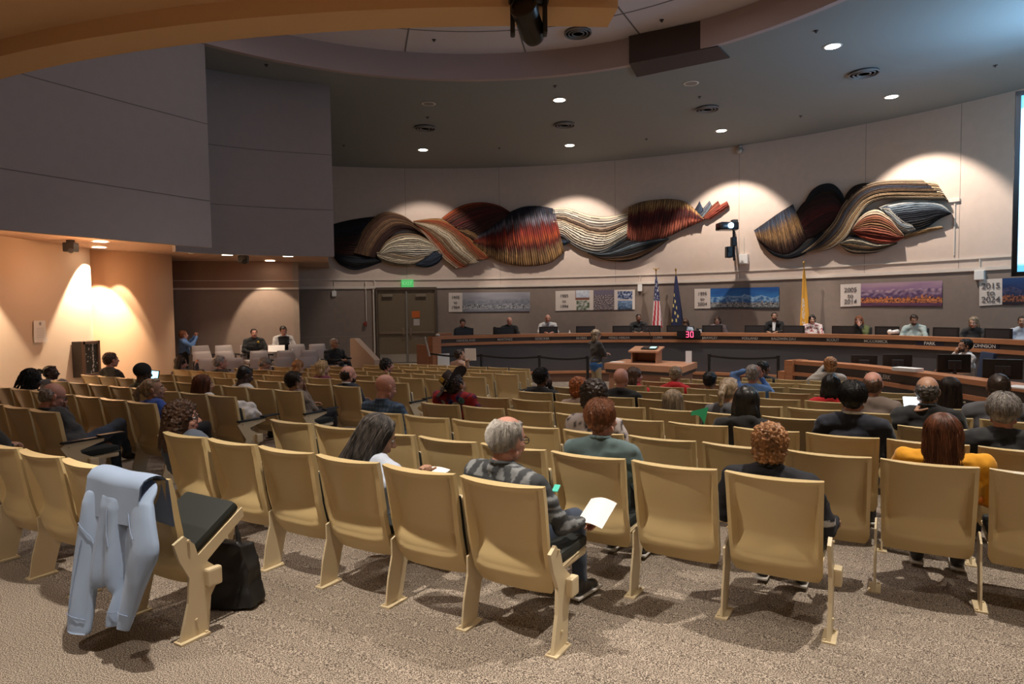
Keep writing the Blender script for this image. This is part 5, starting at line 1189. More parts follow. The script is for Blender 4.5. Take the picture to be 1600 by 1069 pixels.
    if hair == 'cap':
        g = G(); g.ell((0, -.015, .055), (.086, .104, .072), 26, 18); g.ell((0, .12, .045), (.07, .075, .010), 18, 10, rot=Matrix.Rotation(-.25, 3, 'X')); v, f, n = remesh(g, .008, 2); j = J(); j.add(xf(v, Mh), f); j.build('cap', [mat('grey_tweed_cap', (.24, .21, .18), .9)], T)
        v, f = hair_mesh('fringe', near, seed); j = J(); j.add(xf(v, Mh), f); j.build('hair', [m], T)
    if hair == 'hat':
        Mh0 = Mh; Mh = Mh @ Matrix.Translation((0, -.01, .005)) @ Matrix.Rotation(-.62, 4, 'Y') @ Matrix.Rotation(.30, 4, 'X') @ Matrix.Scale(.98, 4)
        def brim(u, v): a = u * 2 * PI; r = .085 + .115 * v; up = .045 * abs(math.cos(a))**2.2 * v**1.3 - .03 * abs(math.sin(a)) * v; return (math.cos(a) * r * .95, math.sin(a) * r * 1.12, .055 + up)
        g = G(); g.grid(brim, 48, 8); g.grid(lambda u, v: tuple(Vector(brim(u, v)) + Vector((0, 0, .006))), 48, 8)
        def crown(u, v):
            a = u * 2 * PI; r = .088 * (1 - .18 * v) * (1 if v < .9 else (1 - v) / .1 * .999 + .001); z = .055 + .115 * min(1, v / .9) - .035 * math.exp(-(math.cos(a) * r / .03)**2) * (v > .6) * (v - .6) / .4
            return (math.cos(a) * r * .9, math.sin(a) * r * 1.15, z)
        g.grid(crown, 40, 14); j = J(); j.add(xf(np.array(g.v, 'f'), Mh), g.f); hb = j.build('hat', [mat('dark_brown_felt', (.03, .017, .012), .9)], T)
        g = G(); g.tube([(math.cos(a) * .082, math.sin(a) * .104, .07) for a in [k * 2 * PI / 24 for k in range(25)]], .008, 6); j = J(); j.add(xf(np.array(g.v, 'f'), Mh), g.f); j.build('hat_band', [M_BLACK], hb)
        g = G(); g.bbox((.03, -.105, .13), (.05, .008, .045), .003); j = J(); j.add(xf(np.array(g.v, 'f'), Mh), g.f); j.build('gold_badge', [mat('gold_badge', (.65, .42, .06), .35, .6)], hb)
        g = G(); 
        for k in range(3): g.box((-.02 - .012 * k, -.118, .085 + .008 * k), (.008, .004, .02))
        g.ell((-.035, -.128, .075), (.022, .004, .012)); j = J(); j.add(xf(np.array(g.v, 'f'), Mh), g.f); j.build('pale_badge', [mat('pale_badge', (.3, .28, .26), .5)], hb)
        Mh = Mh0; v, f = hair_mesh('short', near, seed); j = J(); j.add(xf(v, Mh), f); j.build('hair', [m], T)
    if beard:
        g = G(); g.ell((0, .040, -.072), (.053, .056, .040), 18, 12); g.ell((0, .030, -.05), (.063, .045, .03), 18, 12); g.ell((0, .094, -.040), (.02, .006, .006)); v, f, n = remesh(g, .007, 1); v = noise_disp(v, n, .006, 80); j = J(); j.add(xf(v, Mh), f); j.build('beard', [HC[beard]], T)
    if glasses:
        g = G()
        for s in (-1, 1):
            g.tube([(s * .034 + math.cos(a) * .022, .098 - abs(math.cos(a)) * .003, .006 + math.sin(a) * .016) for a in [k * 2 * PI / 16 for k in range(17)]], .0024, 6)
            g.tube([(s * .056, .094, .010), (s * .080, .02, .012), (s * .082, -.012, .004)], .0024, 6)
        g.tube([(-.012, .099, .008), (.012, .099, .008)], .0022, 6); j = J(); j.add(xf(np.array(g.v, 'f'), Mh), g.f); j.build('glasses', [M_BLACK], T)
    if extra: extra(T, h, NB, S, arms, Mh)
    return T, h, NB, S, arms, Mh
# fits a seated person to a chair: N row offset, seat centre t, head pixel
def seated(lab, block, ri, j, px, py, fwd=.06, **k):
    if block == 'R': N = N0 + DN * ri; key = 'ZABCDEFGHIJK'[ri + 1]; tc = TSTART[key] + SW * (j + .5)
    else: N = N0 + DN * (ri + .13); tc = TEND[ri] - SW * (j + .5)
    nh = N + .19 + fwd; r = ray(px, py); hd = CAMP + r * (nh / (r.x * NV.x + r.y * NV.y)); th = hd.x * TV.x + hd.y * TV.y
    t = tc + max(-.09, min(.09, th - tc)); P = NV * (N + .235) + TV * t; P.z = floor_z(N)
    zl = hd.z - P.z
    PEOPLE.append((lab[:40], round(zl, 2), round(th - tc, 2)))
    k['hscale'] = k.get('hscale', 1.0) * 1.13
    return person(lab, P, -ANG + math.radians(k.pop('yaw', 0)), hd, **k)
def Cc(n, c, **k): return cloth(n, c, **k)
NAVY = Cc('navy', (.012, .015, .028)); BLK = Cc('black', (.010, .010, .011)); DGR = Cc('dark_grey', (.045, .047, .052)); WHC = Cc('white', (.62, .61, .60))
# ---- back row block
def booklet(T, h, NB, S, arms, Mh): pass
def aztec(x, y, z):
    k = math.floor((z + .335) / .085); f = ((z + .335) / .085) % 1; base = (.045, .05, .056); lt = (.21, .225, .235)
    if k % 3 == 1: f = 1 - f if False else f; tri = abs(((x / .085) % 1) - .5) * 2; odd = int(math.floor(x / .085)) % 2; return lt if ((tri < f * .85 and odd) or (tri < (1 - f) * .85 and not odd)) and .08 < f < .92 else base
    return lt if (f < .22 or (.45 < f < .58 and k % 3 == 2)) else (mixc(base, (.09, .095, .10), .6) if f > .75 else base)
seated('man with grey hair and bald crown in patterned charcoal jacket, holding a booklet', 'R', 0, 5, 794, 688, hair='crown', hc='grey', sk='pink', near=True, topn='jacket', colfn=aztec, hyaw=-6, hpitch=-10, legs=JEAN, yaw=-9, pose=('lap', 'phone'), wr={1: atY(908, 816, 3.66)}, glasses=True, collar=cloth('charcoal_collar', (.05, .055, .06)), seed=1, w=1.2)
seated('woman with long grey hair leaning over papers in pale blue shirt', 'R', 0, 3, 592, 683, fwd=.14, hair='long', hc='pepper', sk='tan', near=True, top=cloth('pale_blue', (.50, .56, .68)), hyaw=-38, hpitch=-24, fem=True, pose=('lap', 'phone'), wr={1: atY(652, 745, 3.92), -1: atY(640, 748, 4.0)}, seed=2, w=.95)
seated('woman with long curly brown hair and black glasses in denim jacket', 'R', 0, 0, 287, 655, fwd=.08, hair='bigcurly', hc='brown', sk='pink', near=True, top=cloth('denim_jacket', (.10, .13, .18)), topn='jacket', hyaw=-42, fem=True, glasses=True, seed=3, w=.95, collar=cloth('pink_check_scarf', (.5, .07, .07), col2=(.15, .03, .04), vscale=60))
seated('man with short auburn hair in teal shirt, second rear row', 'R', 1, 5, 942, 655, hair='short', hc='ginger', sk='pink', near=True, top=cloth('teal_shirt', (.10, .155, .165)), hyaw=-10, seed=4, w=1.12, collar=cloth('teal_shirt'))
def sleeve_stripe(x, y, z): return (.55, .55, .56) if x > .17 and -.235 < z < -.20 else (.014, .015, .022)
seated('person with curly strawberry blond hair in navy jacket with white sleeve band', 'R', 1, 7, 1204, 697, hair='curly', hc='strawberry', sk='fair', near=True, topn='jacket', colfn=sleeve_stripe, hyaw=0, hscale=.92, seed=5, w=1.12, pose=('lap', 'rest'), collar=BLK)
seated('woman with long chestnut hair in bright yellow hoodie', 'R', 2, 8, 1473, 681, sh=.06, hair='mid', hc='auburn', sk='fair', near=True, top=cloth('yellow_fleece', (.80, .36, .015)), topn='hoodie', hood=True, hyaw=-3, fem=True, seed=6, w=1.10, pose=('lap', 'lap'))
seated('person at the left picture edge with outstretched dark trousers and black shoes', 'R', -1, 1, -62, 640, hair='short', hc='dark', top=BLK, legs=NAVY, seed=7)
# ---- left block
seated('bald man in dark grey fleece with ankle over knee, hand on face', 'L', 0, 0, 84, 620, hair='fringe', hc='grey', sk='pink', near=True, top=DGR, topn='fleece_jacket', legs=JEAN, hyaw=-14, hpitch=-22, pose=('chin', 'rest'), cross=2, glasses=True, seed=8, collar=DGR)
seated('person with blond ponytail in bright blue shirt near the left aisle', 'L', 1, 0, 240, 609, fwd=.10, hair='ponytail', hc='dblond', sk='tan', near=True, top=cloth('royal_blue', (.02, .07, .34)), hyaw=-34, hpitch=6, seed=9, w=1.05)
seated('person with long black dreadlocks in dark grey jacket', 'L', 1, 4, 51, 594, hair='dreads', hc='black', sk='dark', top=DGR, topn='jacket', hyaw=-10, hpitch=-16, seed=10, w=1.05)
seated('person with dark bun in grey hoodie facing right', 'L', 2, 7, 80, 583, hair='bun', hc='black', sk='dark', top=cloth('grey_marl', (.13, .14, .16)), topn='hoodie', hood=True, hyaw=-40, fem=True, seed=11, w=.85, hscale=.92)
seated('person in black beanie and olive top behind a lit laptop', 'L', 2, 4, 224, 584, hair='beanie', sk='dark', top=cloth('olive', (.07, .085, .04)), hyaw=0, hpitch=-8, seed=12, pose=('lap', 'lap'))
seated('woman with straight auburn hair in cream hoodie, hands clasped', 'L', 2, 1, 319, 602, hair='long', hc='auburn', sk='tan', top=WHC, topn='hoodie', hood=True, hyaw=-15, fem=True, pose=('clasp', 'phone'), near=True, seed=13, w=.95, hscale=.95)
seated('man with short brown hair in black jacket before the lit wall', 'L', 3, 8, 174, 563, hair='short', hc='brown', sk='pink', top=BLK, topn='jacket', hyaw=0, seed=14, w=1.12)
seated('man with cropped black hair in white jacket', 'L', 3, 2, 383, 587, hair='crop', hc='black', sk='dark', top=WHC, topn='jacket', hyaw=-18, hpitch=-22, seed=15, w=1.05)
seated('man with dark hair and glasses in tan jacket, hand at his mouth', 'L', 3, 0, 462, 597, hair='short', hc='dark', sk='tan', near=True, top=cloth('tan_jacket', (.17, .13, .10)), topn='jacket', hyaw=-26, hpitch=-4, pose=('lap', 'chin'), glasses=True, seed=16)
seated('bearded balding man in dark navy suit and white collar', 'L', 4, 0, 545, 586, hair='fringe', hc='dark', sk='pink', top=NAVY, topn='suit_jacket', hyaw=-22, hpitch=-2, beard='dark', collar=WHC, seed=17, w=1.05)
seated('woman with long honey blond hair in maroon top', 'L', 5, 3, 505, 575, hair='vlong', hc='blond', sk='fair', top=cloth('maroon', (.16, .03, .06)), hyaw=-20, fem=True, seed=18, w=.9, hscale=.95)
seated('grey-haired man in black jacket with tilted head beside the alcove', 'L', 5, 8, 345, 567, hair='short', hc='grey', sk='pink', top=BLK, topn='jacket', hyaw=-30, seed=19)
seated('woman with brown hair in navy jacket raising a hand to her face', 'L', 5, 10, 283, 568, hair='long', hc='dark', sk='pink', top=NAVY, topn='jacket', hyaw=-28, hpitch=-10, fem=True, pose=('temple', 'photo'), seed=20, w=.95)
seated('woman with strawberry blond hair behind the tan jacket man', 'L', 6, 6, 467, 573, hair='bob', hc='strawberry', sk='fair', top=cloth('beige_top', (.3, .22, .17)), hyaw=-10, fem=True, seed=21, w=.85, hscale=.95)
seated('man in light tweed cap and pale jacket looking down', 'L', 6, 8, 414, 569, hair='cap', hc='grey', sk='tan', top=cloth('pale_grey_jacket', (.22, .19, .17)), topn='jacket', hyaw=-40, hpitch=-22, seed=22)
seated('man with tousled black hair seen in profile above the bald man', 'L', 7, 4, 605, 572, hair='spiky', hc='black', sk='pink', top=DGR, hyaw=-42, seed=23)
T10 = seated('man in pale pink shirt holding up a sheet of paper', 'L', 10, 3, 719, 555, fwd=.05, hair='short', hc='dark', sk='tan', top=cloth('pale_pink', (.52, .36, .30)), hyaw=-45, hpitch=10, pose=('lap', 'phone'), wr={1: atY(729, 563, 13.7)}, seed=24)
# ---- right block
seated('bald man in blue plaid shirt with one arm stretched forward', 'R', 2, 0, 603, 606, fwd=.1, hair='bald', hc='grey', sk='pink', near=True, colfn=lambda x, y, z: mixc(mixc((.045, .085, .15), (.09, .15, .24), 1.0 if (z / .045) % 1 < .45 else 0), (.025, .04, .07), .5 if (x / .05) % 1 < .35 else 0), topn='shirt', legs=JEAN, hyaw=-12, hpitch=-14, pose=('lap', 'desk'), belly=.03, w=1.12, seed=25, collar=cloth('blue_plaid_collar', (.05, .08, .13)))
def pins(x, y, z):
    if y < .06:
        for a, b, r, c in ((-.15, -.16, .045, (.62, .6, .58)), (-.05, -.13, .04, (.6, .58, .56)), (.02, -.22, .042, (.62, .6, .56)), (.055, -.09, .048, (.6, .58, .55)), (-.12, -.06, .03, (.55, .52, .5)), (.14, -.02, .038, (.10, .28, .32)), (-.06, -.23, .035, (.55, .5, .48)), (-.17, -.26, .035, (.6, .57, .5)), (.10, -.25, .04, (.35, .33, .12)), (.0, -.05, .035, (.05, .06, .3)), (.09, .0, .03, (.04, .05, .25))):
            q = math.hypot(x - a, z - b)
            if q < r * .5: return tuple(v * .45 for v in c)
            if q < r: return c
    return (.34, .018, .025) if nz(x * 14, z * 14) > -.15 else (.12, .02, .06)
seated('person in dark brown felt hat and red jacket covered with pins', 'R', 3, 0, 713, 603, fwd=.02, hair='hat', hc='dark', sk='tan', near=True, topn='jacket', colfn=pins, hyaw=-10, hroll=-6, hpitch=8, seed=26, w=1.2, sh=.085)
seated('woman with dark curly hair in white top with black floral print', 'R', 2, 4, 931, 621, hair='curly', hc='dark', sk='fair', colfn=lambda x, y, z: (.03, .025, .03) if nz(x * 26, z * 26, y * 20) > .12 else (.52, .46, .45), topn='blouse', fem=True, seed=27, hscale=1.02, w=1.05)
seated('man with black beard and dark jacket, hand on chin, left in his row', 'R', 5, 0, 848, 591, hair='short', hc='black', sk='brown', near=True, top=BLK, topn='jacket', hyaw=-26, pose=('lap', 'chin'), beard='black', seed=28, w=1.05)
seated('person with bright orange curls in beige top', 'R', 4, 2, 906, 607, hair='curly', hc='orange', sk='fair', top=cloth('beige_knit', (.42, .32, .26)), fem=True, hyaw=-18, hscale=.88, seed=29, w=.9)
seated('bald man in black jacket before the speaker table', 'R', 5, 2, 971, 592, hair='bald', sk='pink', top=BLK, topn='jacket', hyaw=-5, seed=30, w=1.12)
seated('brown-haired woman in bright red top looking right', 'R', 7, 0, 992, 588, hair='bob', hc='brown', sk='pink', top=cloth('bright_red', (.62, .02, .025)), hyaw=-42, fem=True, seed=31)
seated('person with short sandy hair in red hooded top', 'R', 7, 1, 1056, 586, hair='short', hc='dblond', sk='fair', top=cloth('bright_red'), topn='hoodie', hood=True, seed=32, w=.9, hscale=.95)
seated('person with neat black hair and pale collar', 'R', 7, 2, 1110, 595, hair='short', hc='black', sk='tan', top=cloth('off_white', (.5, .46, .42)), hyaw=-8, seed=33, w=.85)
seated('person with light brown ponytail in grey sweater', 'R', 4, 5, 1140, 610, hair='ponytail', hc='dblond', sk='fair', top=cloth('grey_sweater', (.11, .11, .12)), topn='sweater', hyaw=-15, fem=True, seed=34)
seated('woman with long dark blond streaked hair beside a green cloth', 'R', 4, 4, 1052, 630, hair='long', hc='dblond', sk='fair', top=cloth('brown_top', (.08, .06, .05)), hyaw=12, fem=True, near=True, seed=35, w=.9)
seated('person with black hair in black hooded coat', 'R', 3, 6, 1167, 628, hair='bob', hc='black', sk='tan', top=BLK, topn='coat', hood=True, seed=36, w=1.18, fem=True)
seated('grey-haired man in light blue shirt with hands behind his head', 'R', 7, 3, 1177, 585, hair='short', hc='grey', sk='pink', top=cloth('sky_blue', (.12, .25, .55)), pose=('behind', 'temple'), hyaw=-8, seed=37)
seated('person with black hair in black beside the belt post', 'R', 10, 0, 1194, 576, hair='short', hc='black', sk='brown', top=BLK, hyaw=-35, seed=38)
seated('man with thick black hair in dark navy suit', 'R', 3, 7, 1333, 622, hair='short', hc='black', sk='pink', near=True, top=NAVY, topn='suit_jacket', collar=WHC, hyaw=-4, seed=39, w=1.15)
seated('woman with long black hair in red top behind the suited man', 'R', 6, 6, 1299, 603, hair='long', hc='black', sk='tan', top=cloth('bright_red'), fem=True, seed=40)
seated('bald man in taupe jacket', 'R', 5, 7, 1364, 601, hair='fringe', hc='brown', sk='pink', top=cloth('taupe', (.19, .145, .12)), topn='jacket', seed=41, w=1.08, hyaw=-6)
seated('older balding man in black jacket with a lit tablet', 'R', 4, 8, 1449, 612, hair='fringe', hc='pepper', sk='tan', near=True, top=BLK, topn='jacket', hyaw=-4, seed=42, w=1.15, collar=BLK, pose=('phone', 'lap'), wr={-1: atY(1424, 645, 5.72)})
seated('woman with long wavy brown hair in black jacket at right', 'R', 6, 8, 1484, 610, hair='vlong', hc='dark', sk='pink', top=BLK, topn='jacket', fem=True, near=True, seed=43)
seated('man with thick grey hair in black jacket at the right edge', 'R', 3, 9, 1568, 643, hair='short', hc='grey', sk='pink', near=True, top=cloth('soft_black', (.016, .017, .019)), topn='jacket', hyaw=-8, seed=44, w=1.18)
seated('bald dark-skinned person in grey sweater behind the grey-haired man', 'R', 5, 9, 1560, 606, hair='crop', hc='dark', sk='brown', top=cloth('mid_grey', (.09, .09, .10)), topn='sweater', seed=45, w=1.15)
seated('person with curly ginger hair in cream blazer photographing the dais', 'R', 10, 2, 1297, 571, hair='curly', hc='strawberry', sk='fair', top=cloth('cream_blazer', (.45, .42, .38)), topn='blazer', fem=True, pose=('photo', 'lap'), seed=46, hyaw=10, hscale=.95)
def small(nm, m, lab, cat, c, d, rz=0, rx=0, b=.004):
    g = G(); g.bbox((0, 0, 0), d, b, rx=rx); o = g.build(nm, m); o.location = c; o.rotation_euler = (0, 0, rz); return tag(o, lab, cat)
# ---- things held or lying among the seats
def curved_sheet(nm, p, w_, l_, rz, tilt, bend, lab, cat, m=M_PAPER):
    g = G(); f = lambda u, v, o: (Matrix.Rotation(rz, 3, 'Z') @ Matrix.Rotation(tilt, 3, 'X') @ Vector(((u - .5) * w_, (v - .5) * l_, bend * math.sin(PI * u) + o)))
    for o_ in (0, .004): g.grid(lambda u, v: f(u, v, o_), 10, 6)
    n = 77; b = [i * 7 for i in range(11)] + [70 + j for j in range(1, 7)] + [i * 7 + 6 for i in range(9, -1, -1)] + [j for j in range(5, 0, -1)]
    g.add([], []); g.f += [(b[i], b[(i + 1) % len(b)], b[(i + 1) % len(b)] + n, b[i] + n) for i in range(len(b))]; g.m += [0] * len(b)
    o = g.build(nm, m, smooth=True, angle=40); o.location = p; return tag(o, lab, cat)
curved_sheet('booklet', atY(932, 803, 3.72), .17, .22, -.6, .45, .025, 'white booklet open in the hand of the man in patterned jacket', 'booklet')
curved_sheet('paper_sheet', atY(672, 742, 3.95), .17, .20, -.5, .15, .01, 'white paper on the lap of the grey long-haired woman', 'paper')
p = atY(249, 590, 10.25); T = tag(empty('laptop', (p.x - .1, p.y, p.z), -.62), 'open laptop with bright blue screen before the beanie wearer', 'laptop')
g = G(); g.bbox((0, .0, 0), (.34, .012, .24), .004, rx=-.2); g.bbox((0, -.12, -.13), (.34, .23, .015), .004); g.build('case', M_DARK, T)
g = G(); g.box((0, -.009, 0), (.32, .002, .21), rx=-.2); g.build('screen', mat('laptop_screen', (.2, .5, .6), .3, emit=(.25, .7, 1), es=2.2), T)
small('tablet_computer', mat('white_lit_screen', (.7, .75, .8), .3, emit=(.8, .9, 1), es=1.0), 'bright tablet held by the older man in black', 'tablet', atY(1425, 634, 5.75), (.13, .01, .17), -.3, -.5)
small('smartphone', mat('teal_phone', (.05, .4, .3), .3, emit=(.1, .7, .5), es=.2), 'small green lit phone near the arm of the patterned jacket man', 'phone', atY(869, 763, 3.66), (.035, .06, .008), -.4, .4, .002)
small('paper_sheet', M_PAPER, 'white sheet raised by the man in pale pink shirt', 'paper', atY(735, 554, 13.75), (.25, .012, .26), -.2, .1, .002)
g = G(); p = atY(368, 635, 7.9); g.cap(p, p + Vector((.16, .1, -.02)), .07, .06); g.cap(p + Vector((.1, 0, -.08)), p + Vector((.2, .1, -.12)), .07, .08); v, f, n = remesh(g, .014, 2); j = J(); j.add(noise_disp(v, n, .03, 14), f); tag(j.build('cloth_bag', [WHC], None), 'crumpled white bag on the lap of the cream hoodie woman', 'bag')
p = atY(1092, 650, 5.92); g = G()
for k in (0, .01): g.grid(lambda u, v: (p.x - .07 + .16 * u - .04 * v * u, p.y + k, p.z + .04 + .04 * u - (.04 + .12 * u**3) * v), 8, 8)
tag(g.build('green_cloth', cloth('bright_green', (.03, .38, .15)), smooth=True), 'bright green cloth hanging over a chair back', 'cloth')
p = atz(348, 905, .18); g = G(); g.prism([(-.17, 0), (.17, 0), (.10, .36), (-.08, .40)], lambda a, b: (p.x + a, p.y + b * .1, b), lambda a, b: (p.x + a * .9 + .04, p.y + .16, b * .95)); g.tube([(p.x - .06, p.y + .08, .34), (p.x - .03, p.y + .08, .50), (p.x + .05, p.y + .08, .50), (p.x + .08, p.y + .08, .32)], .014); v, f, n = remesh(g, .010, 2); v[:, 2] = np.maximum(v[:, 2], .002)
j = J(); j.add(noise_disp(v, n, .02, 12), f); bg = j.build('black_bag', [mat('black_nylon', (.012, .012, .013), .5)], None); tag(bg, 'soft black bag on the floor behind the jacket chair', 'bag')
p = atz(410, 852, .03); small('floor_tag', M_PAPER, 'small white card under the chairs of the back row', 'card', (p.x, p.y + .1, .16), (.06, .004, .06), -.5)
p = atY(608, 598, 6.9)
# ---- draped jacket
def draped():
    N = N0 - DN; tc = TSTART['Z'] + SW * 4.5; P = NV * N + TV * tc
    T = empty('draped_jacket', (P.x, P.y, 0), -ANG, 'light blue wool jacket draped over a chair back, sleeves hanging', 'jacket')
    g = G()
    for q in [((-.16, 0, .80), (.12, 0, .80), .09, .09), ((-.19, 0, .75), (-.20, 0, .45), .10, .10), ((-.20, 0, .45), (-.175, 0, .12), .10, .088), ((-.10, 0, .75), (-.08, 0, .40), .10, .07), ((.02, 0, .75), (.03, 0, .44), .11, .07),
              ((.13, 0, .75), (.20, 0, .58), .10, .105), ((.20, 0, .58), (.11, 0, .22), .105, .078), ((.08, 0, .6), (.06, 0, .4), .09, .06)]: g.cap(*q, n=18)
    v, f, n = remesh(g, .010, 4)
    V = v.copy()
    for i, (x, y, z) in enumerate(v):
        fold = .016 * math.sin(x * 27 + 2.6 * z + 1.2 * nz(x * 4, z * 2)) + .012 * nz(x * 10, z * 3.5, 2) - .028 * math.exp(-((x - .075 - .02 * math.sin(z * 7)) / .016)**2) * (z < .74) + .02 * math.exp(-((x + .085 + .03 * z) / .03)**2)
        zz = max(z, .19 + .02 * x) if x > -.02 else max(z, .105 + .05 * (x + .2)**2)
        V[i] = (x * 1.22 + .075, -.185 - .20 * max(0, .8 - z) + y * .36 - fold * (1 if y < 0 else .3) * min(1, max(.15, (.86 - z) / .12)), zz)
        if z > .80: V[i][1] += .06 * (z - .80) / .08
    j = J(); j.add(V, f); m = cloth('blue_wool', (.27, .36, .52), bs=500); o = j.build('wool_shell', [m], T)
    # part lying over the top edge and inside the chair
    g = G()
    def over(u, v, o):
        x = -.24 + .51 * u; a = v * PI; w_ = .004 * math.sin(u * 8 + v * 2)
        if v < .45: y, z = -.225 + .03 * v / .45, .68 + .21 * v / .45
        elif v < .6: t = (v - .45) / .15; y, z = -.195 + .12 * t, .89 + .018 * math.sin(PI * t)
        else: t = (v - .6) / .4; y, z = -.075 + .03 * t, .89 - .26 * t
        return (x, y + w_ + (o if v > .6 else -o if v < .45 else 0), z + w_ * .5 + (o if .45 <= v <= .6 else 0))
    g.grid(lambda u, v: over(u, v, .012), 24, 26); g.grid(lambda u, v: over(u, v, .004), 24, 26); g.build('collar_fold', m, T, smooth=True)
    for pts in ([(.13, .26), (.30, .27)], [(-.20, .19), (-.05, .18)], [(-.22, .64), (-.14, .60), (-.08, .55)], [(.17, .76), (.24, .68), (.30, .64)], [(.02, .74), (.05, .64), (.09, .57)], [(-.17, .56), (-.18, .38), (-.17, .22)]):
        P_ = [p_.copy() for p_ in catmull([(a, 0, b) for a, b in pts], 14)]
        for p_ in P_:
            d2 = (V[:, 0] - p_.x)**2 + (V[:, 2] - p_.z)**2; near_ = V[d2 < .0004]; p_.y = (near_[:, 1].min() if len(near_) else -.24) - .001
        g = G(); g.tube(P_, .0022, 6); g.build('seam', cloth('blue_wool_seam', (.20, .27, .40)), T)
draped()
# ---- dais members
def office_chair(root, yaw, lab, m=M_BLACK, z=.46):
    T = empty('office_chair', tuple(root), yaw, lab, 'chair', 'office chairs behind the desks')
    g = G(); g.bbox((0, .05, z - .07), (.5, .48, .09), .03); g.build('seat', m, T, smooth=True, angle=50)
    g = G(); g.bbox((0, -.25, z + .36), (.48, .07, .62), .03, rx=.12); g.build('backrest', m, T, smooth=True, angle=50)
    g = G(); g.tube([(0, .03, .06), (0, .03, z - .1)], .03)
    for k in range(5): a = k * 2 * PI / 5; g.tube([(0, .03, .07), (math.cos(a) * .26, .03 + math.sin(a) * .26, .04)], .02, 6)
    g.build('base', M_DARK, T)
def member(px, py, lab, cz=True, ch='black office chair under ', chm=None, **k):
    p = atcirc(px, py, DC, DR + .92); d = Vector((DC[0] - p.x, DC[1] - p.y, 0)).normalized(); d = (d * .45 + Vector((-p.x, -p.y, 0)).normalized() * .55).normalized(); yaw = math.atan2(-d.x, d.y)
    root = Vector((p.x, p.y, .05)) - d * .12; k.setdefault('pose', ('desk', 'desk'))
    person(lab, root, yaw, p, tuck=.03, **k); office_chair(root + d * .02, yaw, (ch + 'the ' + cz)[:90], chm or M_BLACK)
LBS = cloth('light_blue_shirt', (.45, .52, .62))
member(723, 505, 'person with short brown hair in dark jacket, far left of the dais', 'far left dais member', hair='short', hc='dark', sk='pink', top=BLK, topn='jacket', hpitch=-22)
member(796, 502, 'bald man in dark jacket behind the second plate from the left', 'bald dark-jacketed dais member', hair='bald', sk='pink', top=BLK, topn='jacket', hpitch=-12, w=1.1)
member(856, 498, 'bald man in white shirt and tie on the dais', 'bald white-shirted dais member', hair='fringe', hc='brown', sk='pink', top=WHC, hpitch=-5, w=1.15, extra=lambda T, h, NB, S, arms, Mh: (lambda g: g.tube([NB + Vector((0, .085, -.02)), NB + Vector((0, .14, -.12)), NB + Vector((0, .16, -.25))], [.016, .022, .028], 4).build('necktie', cloth('navy_tie', (.02, .03, .08)), T))(G()))
member(998, 497, 'man with dark skin in black jacket and pale collar on the dais', 'dark-jacketed member left of the striped flag', hair='crop', hc='black', sk='brown', top=BLK, topn='jacket', collar=LBS, hyaw=22, w=1.1)
member(1071, 505, 'person in pale blue jacket bending low behind a monitor', 'bending member in pale blue', hair='bob', hc='brown', sk='tan', top=LBS, topn='jacket', hpitch=-30, fem=True, w=.9)
member(1121, 501, 'woman with shoulder-length brown hair and glasses on the dais', 'woman with glasses', chm=mat('navy_chair_fabric', (.02, .035, .08), .8), ch='navy office chair under ', hair='bob', hc='brown', sk='fair', top=cloth('dusty_top', (.2, .15, .15)), glasses=True, fem=True, hscale=.95)
member(1210, 495, 'man in open black suit and white shirt looking left', 'black-suited man', hair='short', hc='dark', sk='tan', top=BLK, topn='suit_jacket', beard='dark', hyaw=-25 + 40, hpitch=8, extra=lambda T, h, NB, S, arms, Mh: (lambda g: g.add([NB + Vector(q) for q in ((-.045, .075, -.02), (.045, .075, -.02), (.03, .165, -.26), (-.03, .165, -.26), (-.045, .06, -.02), (.045, .06, -.02), (.03, .14, -.26), (-.03, .14, -.26))], [(0, 1, 2, 3), (4, 7, 6, 5), (0, 3, 7, 4), (1, 5, 6, 2), (0, 4, 5, 1), (3, 2, 6, 7)]).build('shirt_front', WHC, T))(G()))
member(1269, 499, 'woman with long black hair in white blouse with red pattern', 'black-haired woman in patterned blouse', hair='vlong', hc='black', sk='fair', topn='blouse', colfn=lambda x, y, z: (.30, .05, .06) if nz(x * 24, z * 24, y * 20) > .16 else (.6, .54, .52), hpitch=-14, fem=True, hyaw=15, hscale=.95)
member(1342, 501, 'woman with wavy red hair in dark and olive top, hand at mouth', 'red-haired woman', hair='bob', hc='ginger', sk='pink', colfn=lambda x, y, z: (.10, .12, .04) if abs(x) > .12 else (.015, .014, .014), topn='top', fem=True, pose=('chin', 'desk'))
member(1428, 500, 'man with dark hair and beard in mint shirt reading', 'man in mint shirt', hair='short', hc='dark', sk='tan', top=cloth('mint_shirt', (.38, .46, .44)), beard='dark', hpitch=-24, hyaw=20)
member(1521, 504, 'blond woman in dark top at the right of the dais', 'blond woman', hair='long', hc='dblond', sk='fair', top=BLK, topn='top', hpitch=-18, fem=True, w=.95)
member(1598, 503, 'man in light blue shirt cut by the right picture edge', 'man in light blue at the right edge', hair='short', hc='dark', sk='tan', top=LBS, hyaw=10)
p, a = dpt(1397, 517, DR + .22); g = G(); g.tube([(p.x - .1, p.y, 1.10), (p.x + .12, p.y + .05, 1.12)], [.035, .05], 12); g.ell((p.x - .1, p.y, 1.11), (.055, .055, .06)); tag(g.build('white_mug', M_WHITE, smooth=True), 'white mug held over the dais rail by the man in mint', 'mug')
